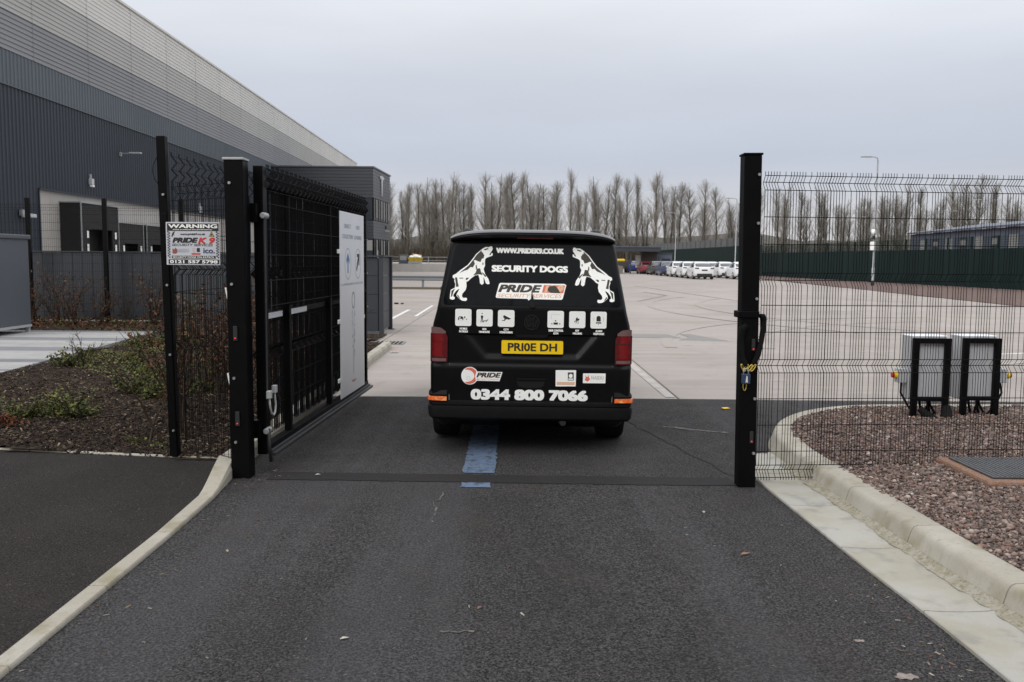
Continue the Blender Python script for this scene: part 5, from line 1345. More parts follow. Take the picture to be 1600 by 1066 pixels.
# the wood behind the camera, across the access road: one mass, seen only as reflections in glass and paint
Vs, Ts, off_ = [], [], 0
rq = np.random.default_rng(77)
for k in range(15):
    for me_ in VAR[k % 6]:
        a = np.empty(len(me_.vertices) * 3, np.float32); me_.vertices.foreach_get('co', a); a = a.reshape(-1, 3)
        if me_.name.startswith('trunk'): ang_ = rq.uniform(0, 6.28); sc_ = rq.uniform(1.0, 1.2); px_, py_ = -28 + 4 * k + rq.uniform(-1.5, 1.5), -20 + rq.uniform(-2.5, 2.5)
        c_, s_ = math.cos(ang_), math.sin(ang_)
        b_2 = np.column_stack([(a[:, 0] * c_ - a[:, 1] * s_) * 1.5 + px_, (a[:, 0] * s_ + a[:, 1] * c_) * 1.5 + py_, a[:, 2] * sc_ - .1])
        tt_ = np.empty(len(me_.polygons) * 3, np.int32); me_.loops.foreach_get('vertex_index', tt_)
        Vs.append(b_2); Ts.append(tt_.reshape(-1, 3) + off_); off_ += len(a)
tag(put('roadside_wood', tri_mesh('roadside_wood', np.concatenate(Vs), np.concatenate(Ts), M['bark'])), 'bare roadside wood behind the camera, mirrored in the van window', 'wood', kind='stuff')
# scrub below the trees: one tangled mass
r3 = np.random.default_rng(40)
A_, B_, a_, b_ = [], [], [], []
def scrub(n, x0, x1, y0, y1, hmin, hmax, rr0):
    for k in range(n):
        x = r3.uniform(x0, x1); y = r3.uniform(y0, y1); p = np.array([x, y, .4]); d = np.array([r3.normal(0, .22), r3.normal(0, .22), 1.]); h = r3.uniform(hmin, hmax) * (0.75 + .25 * math.sin(x * .45) * math.sin(x * .17 + 1))
        q = p + d * h * .55; e_ = q + (d + r3.normal(0, .35, 3)) * h * .45
        A_.extend([p, q]); B_.extend([q, e_]); a_.extend([rr0, rr0 * .7]); b_.extend([rr0 * .7, rr0 * .35])
        for w_ in range(2):
            s_ = p + (e_ - p) * r3.uniform(.3, .9); A_.append(s_); B_.append(s_ + r3.normal(0, .7, 3) + np.array([0, 0, .5])); a_.append(rr0 * .5); b_.append(rr0 * .3)
scrub(5200, -45, 56, 186, 200, 1.6, 6.5, .035)
scrub(2600, -45, 60, 200, 230, 4, 10, .05)
scrub(2600, 56, 125, 190, 205, 1.6, 7, .035)
V, T = seg_tubes(A_, B_, a_, b_, 3)
tag(put('undergrowth', tri_mesh('undergrowth', V, T, mat('scrub_stems', (0.10, 0.085, 0.066), 0.95, spec=0.1, layers=(('noise', 0.15, 0.4, 0.65, (0.115, 0.095, 0.065), 0.8), ('noise', 0.4, 0.6, 0.75, (0.055, 0.065, 0.03), 0.8))))), 'tangled brown scrub along the foot of the far trees', 'undergrowth', kind='stuff')
# a low wooded rise closes the view below the crowns
hill = MB(); xs = np.linspace(-160, 320, 60)
vs = []
for j, (yy_, zz_) in enumerate(((232, -1), (240, 4.0), (262, 8.5), (300, 9), (330, -1))):
    for x in xs: vs.append((x, yy_ + 3 * math.sin(x * .05), zz_ + (1.2 * math.sin(x * .09 + j) + .8 * math.sin(x * .21) if 0 < j < 4 else 0)))
n = len(xs)
struct(hill.add(vs, [(j * n + i, j * n + i + 1, (j + 1) * n + i + 1, (j + 1) * n + i) for j in range(4) for i in range(n - 1)]).build('hill', mat('wooded_hill', (0.11, 0.105, 0.095), 0.95, spec=0.1, layers=(('noise', 0.3, 0.4, 0.7, (0.075, 0.07, 0.06), 0.8), ('noise', 1.0, 0.45, 0.7, (0.15, 0.145, 0.135), 0.7, (1, 1, .3)))), smooth=True))
# ------------------------------------------------------------------ the van
VAN = thing('parked_van', 'black security van seen from behind, lettered white, in the gateway', 'van', (0.161, 7.66, 0.137))
VAN.scale = (.9185, .9185, .9185)
VAN.rotation_euler = (0, rad(0.4), 0)
M['van'] = mat('satin_black_paint', (0.0019, 0.0019, 0.0026), 0.36, spec=0.22, coord='obj', layers=(('noise', 2, 0.45, 0.75, (0.004, 0.0038, 0.0042), 0.5), ('noise', 9, 0.6, 0.8, (0.010, 0.009, 0.008), 0.35)), rvar=0.06)
M['vtrim'] = mat('black_bumper_plastic', (0.0045, 0.0045, 0.0052), 0.6, spec=0.2, coord='obj', layers=(('noise', 14, 0.5, 0.75, (0.010, 0.0095, 0.009), 0.5),))
M['vglass'] = mat('tinted_glass', (0.004, 0.0045, 0.006), 0.03, spec=0.15)
M['lens_red'] = mat('red_lens', (0.20, 0.006, 0.008), 0.22, spec=0.6, coord='obj', layers=(('wave', 18, 0.3, 0.7, (0.085, 0.004, 0.006), 0.8, (0.1, 0.1, 1)),), bumps=(('wave', 22, 0.3, 0.003),))
M['lens_clear'] = mat('clear_lens', (0.17, 0.10, 0.098), 0.2, spec=0.6)
M['reflector'] = mat('orange_reflector', (0.95, 0.22, 0.05), 0.3, coord='obj', layers=(('cell', 55, 0.3, 0.9, (0.80, 0.08, 0.02), 0.7), ('cell', 40, 0.7, 0.95, (1.0, 0.5, 0.2), 0.8)))
M['seam'] = mat('panel_gap', (0.003, 0.003, 0.003), 0.9)

WZ = [(.05, .88), (.12, .915), (.25, .935), (.32, .94), (.45, .945), (.75, .948), (1.0, .938), (1.08, .925), (1.2, .893), (1.38, .862), (1.6, .823), (1.76, .797), (1.82, .785), (1.87, .762), (1.905, .71), (1.93, .61), (1.945, .45), (1.955, .25), (1.958, .0)]
def halfw(z): return float(np.interp(z, [a for a, b in WZ], [b for a, b in WZ]))
def sm(t): t = min(1, max(0, t)); return t * t * (3 - 2 * t)
def rear_y(z): return max(0.0, z - 1.225) * .285 + max(0.0, .24 - z) * 2.2 + (0.03 * sm((z - 1.84) / .1))
def rear_map(x, z):
    y = rear_y(z)
    y -= .022 * (1 - sm((z - .675) / .03))                          # lower tailgate stands proud
    ax = abs(x)
    if ax > .70: y += .03 * ((ax - .70) / .25) ** 2
    # recess round the number plate
    top, bot = .985, .745
    tw = .64 - .20 * (top - z) / (top - bot)
    d = min((top - z) / .012, (z - bot) / .06, (tw - ax) / .07)
    y += .030 * sm(d)
    return y
def front_y(z): return float(np.interp(z, [.05, .45, .75, .95, 1.05, 1.12, 1.5, 1.84, 1.9, 1.958], [4.80, 4.88, 4.87, 4.80, 4.62, 4.05, 3.62, 3.18, 2.95, 2.4]))
zl = sorted(set([.05, .10, .15, .20, .25, .30] + [round(.32 + .0145 * i, 4) for i in range(105)] + [1.84, 1.86, 1.875, 1.89, 1.905, 1.918, 1.93, 1.938, 1.945, 1.951, 1.955, 1.957, 1.958]))
ST = [(0, .034), (.012, .020), (.035, .009), (.075, .002), (.13, 0.0)]
SF = [(.9, 0.0), (.5, .015), (.25, .06), (.1, .14), (.03, .22), (0, .28)]
b = MB(); vs = []
ny = len(ST) + 3 + len(SF)
def station(z):
    w_ = halfw(z); y0 = rear_y(z) - .022 * (1 - sm((z - .675) / .03)); y1 = front_y(z); k = w_ / .94
    L_ = [(y0 + d, max(0, w_ - i * k)) for d, i in ST]
    for q in (1, 2, 3): L_.append((y0 + .13 + (y1 - .9 - y0 - .13) * q / 4, w_ + .04 * k))
    L_ += [(y1 - d, max(0, w_ - i * k)) for d, i in SF]
    return L_
rows = []
for z in zl:
    L_ = station(z); rows.append(([(-w_, y, z) for y, w_ in L_], [(w_, y, z) for y, w_ in L_]))
for l_, r_ in rows: vs += l_ + r_
k = 2 * ny; fs = []
for i in range(len(zl) - 1):
    for j in range(ny - 1):
        fs.append((i * k + j, i * k + j + 1, (i + 1) * k + j + 1, (i + 1) * k + j))
        fs.append((i * k + ny + j, (i + 1) * k + ny + j, (i + 1) * k + ny + j + 1, i * k + ny + j + 1))
    fs.append((i * k + ny - 1, i * k + 2 * ny - 1, (i + 1) * k + 2 * ny - 1, (i + 1) * k + ny - 1))       # front closing strip
fs.append(tuple(range(ny)) + tuple(range(2 * ny - 1, ny - 1, -1)))                                        # floor
b.add(vs, fs)
nxr = 96; cv = []
for z in zl:
    w0 = station(z)[0][1]
    for i in range(nxr + 1):
        x = -w0 + 2 * w0 * i / nxr
        y = rear_map(x, z) if 0 < i < nxr else station(z)[0][0]
        if 0 < i < nxr:
            e_ = min(1, min(i, nxr - i) / 6); yb = station(z)[0][0]; y = yb + (y - yb) * sm(e_)
        cv.append((x, y, z))
b.add(cv, [(j * (nxr + 1) + i, j * (nxr + 1) + i + 1, (j + 1) * (nxr + 1) + i + 1, (j + 1) * (nxr + 1) + i) for j in range(len(zl) - 1) for i in range(nxr)])
body_me = b.mesh('body', M['van'], smooth=1, merge=True)
# wheel arches cut out of the shell
cut = MB()
for y in (.90, 3.95):
    for s_ in (-1, 1): cut.cyl((s_ * .60, y, .215), (s_ * 1.2, y, .215), .43, 32)
cme = cut.mesh('arch_cutter')
co = put('arch_cutter', cme); bo = put('body', body_me)
md = bo.modifiers.new('arches', 'BOOLEAN'); md.operation = 'DIFFERENCE'; md.solver = 'EXACT'; md.object = co
dg = bpy.context.evaluated_depsgraph_get(); dg.update()
new_me = bpy.data.meshes.new_from_object(bo.evaluated_get(dg))
bo.modifiers.clear()
if len(new_me.polygons) > 1000: bo.data = new_me
bo.data.shade_smooth(); bo.data.set_sharp_from_angle(angle=rad(32))
bpy.data.objects.remove(co)
bo.parent = VAN; bo.name = 'body'
def rm(a, z, off): return (a, rear_map(a, z) - off, z)
def rmf(a, z, off): return (a, rear_y(z) - .022 * (1 - sm((z - .675) / .03)) - off, z)        # without the recess
PR = Print(rmf, VAN)
def A1(px, py): return (0.005772528 * px - 0.000212807 * py - 4.84992852 + 3.84344e-07 * px * py, 9.39882e-05 * px - 0.006039256 * py + 4.06557778)
def A2(px, py): return (0.0063591 * px + 0.000708749 * py - 5.31978319 - 7.6544e-07 * px * py, 9.33488e-05 * px - 0.005990566 * py + 4.03646554)
# rear window
def rpoly(P, r=.05, n=5):
    out_ = []
    m_ = len(P)
    for i in range(m_):
        p = Vector(P[i]); a = (Vector(P[i - 1]) - p).normalized(); c = (Vector(P[(i + 1) % m_]) - p).normalized()
        for q in range(n + 1):
            t_ = q / n; p0 = p + a * r; p2 = p + c * r
            v_ = p0 * (1 - t_) ** 2 + p * 2 * t_ * (1 - t_) + p2 * t_ * t_; out_.append((v_.x, v_.y))
    return out_
GW = [(-.835, 1.253), (.835, 1.253), (.722, 1.822), (-.722, 1.822)]
win = PR.poly('rear_window', [rpoly(GW, .05)], M['vglass'], .004, .02)
big = [(-.862, 1.232), (.862, 1.232), (.745, 1.845), (-.745, 1.845)]
def outline(P, wd, nm, m, off, r=.06):
    o_ = rpoly(P, r, 6); c = (sum(p[0] for p in o_) / len(o_), sum(p[1] for p in o_) / len(o_)); mb = MB(); n = len(o_)
    i_ = []
    for q in range(n):
        a = Vector(o_[q]); t_ = (Vector(o_[(q + 1) % n]) - Vector(o_[q - 1])).normalized(); nn_ = Vector((-t_.y, t_.x)); i_.append(tuple(a + nn_ * wd))
    for q in range(n): mb.prism([o_[q], o_[(q + 1) % n], i_[(q + 1) % n], i_[q]], off - .004, off, rmf)
    return mb.build(nm, m, VAN, merge=True)
outline(big, .006, 'window_surround', M['vtrim'], .002)
# rear wiper at rest
wp = PR.poly('wiper', [[(-.012, 1.235), (.018, 1.235), (.010, 1.33), (-.004, 1.385), (-.010, 1.33)]], M['vtrim'], .022, .014)
Print(rmf, wp).poly('wiper_boss', [ellipse(.002, 1.262, .026, .026, 16)], M['vtrim'], .026, .02)
# tailgate shut lines
for s_ in (-1, 1):
    PR.poly('shut_line', [[(s_ * .765, .36), (s_ * .773, .36), (s_ * .773, .70), (s_ * .765, .70)]], M['seam'], .0015)
    PR.poly('shut_line', [[(s_ * .765, .36), (s_ * .7615, .36), (s_ * .7615, .70), (s_ * .765, .70)]], M['galv'], .0012, .001) if s_ else None
PR.poly('shut_line', [[(-.77, .352), (.77, .352), (.77, .36), (-.77, .36)]], M['seam'], .0015)
# roof spoiler
sp = MB(); prof = [(.46, 1.945), (.25, 1.962), (.10, 1.955), (.055, 1.938), (.045, 1.915), (.06, 1.895), (.14, 1.880), (.28, 1.87), (.46, 1.90)]
vs = []; xs = np.linspace(-.772, .772, 41); k = len(prof)
for x in xs:
    u = abs(x) / .772; dz = -.052 * u ** 4; dy = .10 * u ** 6; sh = 1 - .35 * u ** 14
    for y, z in prof: vs.append((x, y + dy, 1.90 + (z - 1.90) * sh + dz))
fs = [(i * k + j, i * k + (j + 1) % k, (i + 1) * k + (j + 1) % k, (i + 1) * k + j) for i in range(40) for j in range(k)] + [tuple(range(k)), tuple(40 * k + j for j in range(k - 1, -1, -1))]
M['spoiler'] = mat('satin_grey_black', (0.012, 0.012, 0.013), 0.45, spec=0.3)
sp.add(vs, fs); spo = sp.build('roof_spoiler', M['spoiler'], VAN, smooth=50)
lp = [(.47, 1.950), (.25, 1.966), (.10, 1.960), (.052, 1.946), (.041, 1.932), (.050, 1.928), (.10, 1.94), (.47, 1.94)]
vs = []; k = len(lp)
for x in xs:
    u = abs(x) / .772; dz = -.052 * u ** 4; dy = .10 * u ** 6; sh = 1 - .35 * u ** 14
    for y, z in lp: vs.append((x * 1.004, y + dy, 1.90 + (z - 1.90) * sh + dz))
fs = [(i * k + j, i * k + (j + 1) % k, (i + 1) * k + (j + 1) % k, (i + 1) * k + j) for i in range(40) for j in range(k)] + [tuple(range(k)), tuple(40 * k + j for j in range(k - 1, -1, -1))]
MB().add(vs, fs).build('spoiler_sheen_lip', mat('painted_sky_sheen', (0.15, 0.153, 0.16), 0.3, spec=0.5), spo, smooth=50)  # pale top skin: sky sheen on the black spoiler put into its colour
MB().box((.02, .105, 1.882), (.34, .02, .016)).build('high_brake_light', M['lens_red'], VAN, bevel=.004)
for s_ in (-1, 1): MB().tube([(s_ * .64, .42, 1.90), (s_ * .64, .48, 1.955), (s_ * .64, .6, 1.972), (s_ * .63, 2.4, 1.975), (s_ * .63, 2.55, 1.94)], [.022, .024, .02, .02, .02], 8).build('roof_rail', M['spoiler'], VAN, smooth=1)
# light clusters
for s_ in (-1, 1):
    out_l = [(.945, .715), (.783, .722), (.783, .955), (.80, 1.005), (.845, 1.038), (.915, 1.047), (.938, 1.04)]
    def lm(a, z, off, s_=s_):
        ax = abs(a); y = rear_y(z) + .0
        if ax > .86: y += .05 * ((ax - .86) / .09) ** 2
        return (a, y - off, z)
    P_ = Print(lm, VAN)
    def sub(z0, z1, x0=.783, x1=.945):
        # horizontal slices of the lens outline, so that it wraps the corner
        n = 8; pol = []
        for i in range(n):
            xa, xb = x0 + (x1 - x0) * i / n, x0 + (x1 - x0) * (i + 1) / n
            def top(x): return min(z1, float(np.interp(x, [.783, .80, .845, .915, .938, .95], [.955, 1.005, 1.038, 1.047, 1.04, 1.03])))
            pol.append([(s_ * xa, z0), (s_ * xb, z0), (s_ * xb, top(xb)), (s_ * xa, top(xa))])
        return pol
    lc = P_.poly('tail_light', sub(.718, .985), M['lens_red'], .018, .05)
    P2 = Print(lm, lc)
    P2.poly('reversing_lens', sub(.985, 1.047, .80, .938), M['lens_clear'], .0205, .004)
    P2.poly('lower_lens', sub(.725, .752, .795, .93), M['lens_clear'], .0205, .004)
    P2.poly('lens_divider', sub(.760, .768, .79, .94), M['seam'], .0205, .004)
    P2.poly('lens_divider', sub(.905, .910, .79, .94), M['seam'], .0205, .004)
# bumper
path = []
pts_ = [(-.968, .55), (-.968, .25), (-.963, .10), (-.948, .025), (-.90, -.026), (-.6, -.046), (0, -.052), (.6, -.046), (.90, -.026), (.948, .025), (.963, .10), (.968, .25), (.968, .55)]
pp = offset_path(pts_, 4)
for i, p in enumerate(pp):
    d = pp[min(i + 1, len(pp) - 1)] - pp[max(i - 1, 0)]; d.normalize(); path.append((p, Vector((d.y, -d.x, 0))))
MB().sweep(path, [(-.10, .20), (-.03, .175), (.0, .20), (.008, .27), (.004, .305), (-.008, .312), (.0, .320), (.0, .345), (-.012, .352), (-.10, .352)]).build('rear_bumper', M['vtrim'], VAN, smooth=35)
for s_ in (-1, 1):
    pc = [(p, sv) for p, sv in path if s_ * p.x > .775]
    MB().sweep(pc, [(-.10, .353), (-.010, .353), (.0, .36), (.002, .415), (-.012, .435), (-.045, .505), (-.10, .515)]).build('bumper_corner', M['vtrim'], VAN, smooth=35)
    rp_ = [(p, sv) for p, sv in path if s_ * p.x > .76 and p.y < .07]
    MB().sweep(rp_, [(-.004, .356), (.014, .358), (.014, .393), (-.004, .396)]).build('rear_reflector', M['reflector'], VAN, smooth=35)
# wheels
for s_ in (-1, 1):
    for y in (.90, 3.95):
        wl = thing_ = MB().lathe([(s_ * .70, .20), (s_ * .695, .28), (s_ * .71, .33), (s_ * .74, .352), (s_ * .78, .358), (s_ * .89, .358), (s_ * .935, .352), (s_ * .965, .33), (s_ * .975, .28), (s_ * .97, .225)], 40, 'x', (0, y, .209)).build('wheel', M['rubber'], VAN, smooth=40)
        MB().lathe([(s_ * .97, .225), (s_ * .94, .215), (s_ * .92, .16), (s_ * .94, .07), (s_ * .95, 0)], 32, 'x', (0, y, .209)).build('rim', M['alloy'], wl, smooth=40)
        MB().lathe([(s_ * .705, .22), (s_ * .71, .1), (s_ * .70, 0)], 24, 'x', (0, y, .209)).build('brake_drum', M['vtrim'], wl, smooth=40)
MB().box((0, 2.55, .10), (1.28, 4.2, .09)).build('underbody_light_block', M['seam'], VAN)  # plain dark box added beneath the floor to block light
for s_ in (-1, 1): MB().box((s_ * .76, 2.42, .045), (.3, 2.0, .07)).build('sill', M['vtrim'], VAN)
MB().box((0, 4.5, .06), (1.5, .5, .12)).build('front_skirt', M['vtrim'], VAN)
MB().tube([(.30, 1.2, .13), (.30, .45, .13), (.32, .20, .12)], .032, 12).build('exhaust_pipe', M['dullgalv'], VAN, smooth=1)
MB().cyl((-.70, .90, .209), (.70, .90, .209), .05, 10).build('rear_axle', M['seam'], VAN)
MB().tube([(.1, .35, .16), (.25, .28, .13), (.42, .3, .14), (.5, .35, .16)], .02, 8).build('towing_eye', M['vtrim'], VAN)
# side glass, doors, mirrors, front (seen only when stepping aside)
for s_ in (-1, 1):
    for y0, y1, nm in ((.35, 1.75, 'side_window'), (1.82, 3.0, 'side_window'), (3.08, 3.75, 'door_window')):
        P_ = []
        for y, z in ((y0, 1.24), (y1, 1.24), (min(y1, 3.55 if nm == 'door_window' else y1), 1.72 if nm != 'door_window' else 1.66), (y0 + (.12 if y0 < .4 else 0), 1.72)):
            P_.append((y, z))
        Print(lambda a, z, off, s_=s_: (s_ * (halfw(z) + off), a, z), VAN).poly(nm, [P_], M['vglass'], .006, .012)
    for y in (1.78, 3.04): Print(lambda a, z, off, s_=s_: (s_ * (halfw(z) + off), a, z), VAN).poly('door_gap', [[(y - .004, .45), (y + .004, .45), (y + .004, .75), (y - .004, .75)], [(y - .004, .75), (y + .004, .75), (y + .004, 1.0), (y - .004, 1.0)], [(y - .004, 1.08), (y + .004, 1.08), (y + .004, 1.2), (y - .004, 1.2)]], M['seam'], .002)
    mr_ = MB().box((s_ * 1.04, 3.62, 1.20), (.20, .12, .24)).build('wing_mirror', M['vtrim'], VAN, bevel=.03)
    MB().box((s_ * 1.04, 3.555, 1.20), (.15, .01, .18)).build('mirror_glass', M['vglass'], mr_)
    MB().box((s_ * .66, 4.78, .82), (.36, .14, .18)).build('headlight', M['lens_clear'], VAN, bevel=.03)
MB().add([(-.78, 4.06, 1.14), (.78, 4.06, 1.14), (.66, 3.30, 1.77), (-.66, 3.30, 1.77)], [(0, 1, 2, 3)]).build('windscreen', M['vglass'], VAN)

# number plate
PRp = Print(lambda a, z, off: (a, .0 - off, z), VAN)
PLY = mat('plate_yellow', (0.95, 0.63, 0.006), 0.35)
npl = PRp.poly('number_plate', [rrect(-.279, .297, .804, .928, .012)], PLY, .004, .012)
Print(lambda a, z, off: (a, .0 - off, z), npl).text('lettering', 'PRI0E DH', -.220, .240, .829, .906, M['ink'], .0055, .022)
MB().prism([(-.16, .985), (.16, .985), (.13, .958), (-.13, .958)], -.004, .03, lambda a, bb, c: (a, c, bb)).build('plate_lamp_bar', M['vtrim'], VAN)
# tailgate grip
PR.poly('tailgate_grip', [[(-.136, .575), (.138, .575), (.138, .560), (-.136, .560)]], M['vtrim'], .012, .012)
PR.poly('tailgate_grip', [[(-.136, .55), (.138, .55), (.11, .497), (.05, .484), (-.05, .484), (-.11, .497)]], M['seam'], .002)
# manufacturer's ring emblem
def vring(r0, r1, off, nm, m, n=32):
    return PR.poly(nm, [[(r0 * math.cos(2 * math.pi * q / n), 1.10 + r0 * math.sin(2 * math.pi * q / n)), (r0 * math.cos(2 * math.pi * (q + 1) / n), 1.10 + r0 * math.sin(2 * math.pi * (q + 1) / n)), (r1 * math.cos(2 * math.pi * (q + 1) / n), 1.10 + r1 * math.sin(2 * math.pi * (q + 1) / n)), (r1 * math.cos(2 * math.pi * q / n), 1.10 + r1 * math.sin(2 * math.pi * q / n))] for q in range(n)], m, off, .004)
M['gloss'] = mat('gloss_black', (0.012, 0.012, 0.013), 0.15)
em = PR.poly('emblem', [ellipse(0, 1.10, .066, .066, 32)], M['vtrim'], .004, .004)
vring(.073, .062, .010, 'emblem_ring', M['gloss'])
def stroke(a, b_, wd):
    a = Vector(a); b_ = Vector(b_); d = (b_ - a).normalized(); n_ = Vector((-d.y, d.x)) * wd / 2
    return [tuple(a - n_), tuple(b_ - n_), tuple(b_ + n_), tuple(a + n_)]
PR.poly('emblem_letters', [stroke((-.030, 1.155), (0, 1.108), .011), stroke((.030, 1.155), (0, 1.108), .011), stroke((-.054, 1.130), (-.026, 1.048), .011), stroke((-.026, 1.048), (0, 1.098), .011), stroke((.054, 1.130), (.026, 1.048), .011), stroke((.026, 1.048), (0, 1.098), .011)], M['gloss'], .010, .004)

# vinyl lettering and emblems
Wt = M['white']
def T1(body, x0, y0, x1, y1, m=Wt, off=.003, bold=.055, shear=0, A=A1, space=1.0, nm='lettering'):
    a = A(x0, y1); c = A(x1, y0); PR.text(nm, body, a[0], c[0], (A(x0, y1)[1] + A(x1, y1)[1]) / 2, (A(x0, y0)[1] + A(x1, y0)[1]) / 2, m, off, bold, shear, space)
T1('WWW.PRIDEK9.CO.UK', 775.2, 388.0, 880.7, 396.6, off=.007, bold=.075, A=A2)
T1('SECURITY DOGS', 768.3, 415.2, 887, 425.6, off=.007, bold=.065, A=A2)
T1('0344 800 7066', 735.4, 608.3, 918.2, 625.3, off=.003, bold=.07)
def c1(u, v): return A2(690 + u / 5.517, 370 + v / 5.517)
PR.poly('logo_panel', [[c1(*p) for p in ((508, 398), (1058, 407), (1072, 418), (1042, 532), (1030, 542), (765, 536), (748, 548), (740, 534), (475, 526), (466, 516), (496, 406))]], Wt, .007)
def fit(body, u0, v0, u1, v1, m, off, bold, shear, nm='lettering', cf=c1):
    a, c = cf(u0, v1), cf(u1, v0); PR.text(nm, body, a[0], c[0], (cf(u0, v1)[1] + cf(u1, v1)[1]) / 2, (cf(u0, v0)[1] + cf(u1, v0)[1]) / 2, m, off, bold, shear)
fit('PRIDE', 488, 414, 862, 478, M['brownink'], .008, .055, .28)
PR.poly('logo_block', [[c1(*p) for p in ((880, 416), (1062, 420), (1046, 486), (863, 480))]], M['coral'], .008)
fit('K 9', 885, 420, 1050, 480, M['peach'], .009, .06, .2)
PR.poly('dog_head', [[c1(*p) for p in ((915, 440), (935, 425), (975, 422), (995, 440), (1022, 485), (940, 482), (912, 462))]], M['brownink'], .010)
fit('SECURITY SERVICES', 480, 492, 1035, 524, M['peach'], .008, .015, .25)
DOG = [(800, 105), (812, 135), (805, 165), (775, 205), (812, 215), (808, 250), (760, 268), (715, 285), (692, 310), (688, 360), (690, 410), (668, 460), (690, 540), (745, 620), (765, 690), (740, 705), (705, 690), (680, 620), (665, 590), (670, 690), (640, 712), (612, 690), (600, 600), (585, 555), (530, 565), (470, 610), (430, 650), (395, 665), (400, 730), (385, 790), (335, 850), (325, 890), (345, 915), (400, 915), (408, 945), (385, 965), (330, 960), (285, 930), (240, 885), (245, 850), (275, 800), (285, 770), (235, 805), (195, 860), (190, 890), (212, 905), (210, 935), (175, 945), (135, 930), (138, 870), (150, 790), (215, 755), (222, 700), (205, 650), (212, 620), (178, 595), (185, 560), (235, 535), (300, 480), (420, 395), (480, 320), (550, 225), (650, 140), (700, 112), (750, 115), (780, 100)]
DARK = [[(560, 235), (635, 165), (640, 205), (680, 240), (668, 290), (640, 300), (620, 350), (580, 340), (540, 320), (510, 325), (530, 380), (500, 435), (460, 430), (420, 470), (370, 487), (285, 525), (430, 408), (500, 322)],
        [(560, 455), (612, 450), (625, 500), (652, 555), (590, 545), (505, 562), (545, 515)], [(215, 595), (250, 595), (262, 680), (277, 735), (232, 742), (230, 690)], [(668, 150), (735, 130), (745, 145), (690, 165)],
        [(160, 805), (215, 768), (190, 830), (175, 885), (152, 905)], [(395, 600), (440, 600), (400, 640), (385, 625)], [(248, 880), (262, 865), (300, 925), (285, 925)], [(285, 600), (350, 600), (345, 612), (290, 612)], [(765, 215), (795, 200), (780, 240), (760, 245)],
        [(650, 360), (668, 365), (662, 400), (650, 395)], [(545, 400), (560, 400), (565, 450), (545, 470)], [(700, 560), (712, 575), (690, 590), (672, 560), (640, 520), (652, 515)], [(640, 195), (655, 200), (668, 232), (655, 230)]]
for sgn in (1, -1):
    def cd(u, v, sgn=sgn):
        a = A2(690 + u / 10.15, 375 + v / 10.15); return (sgn * a[0], a[1])
    PR.poly('guard_dog_emblem', [[cd(*p) for p in DOG]], Wt, .007)
    PR.poly('guard_dog_markings', [[cd(*p) for p in q] for q in DARK], M['brownink'], .008)
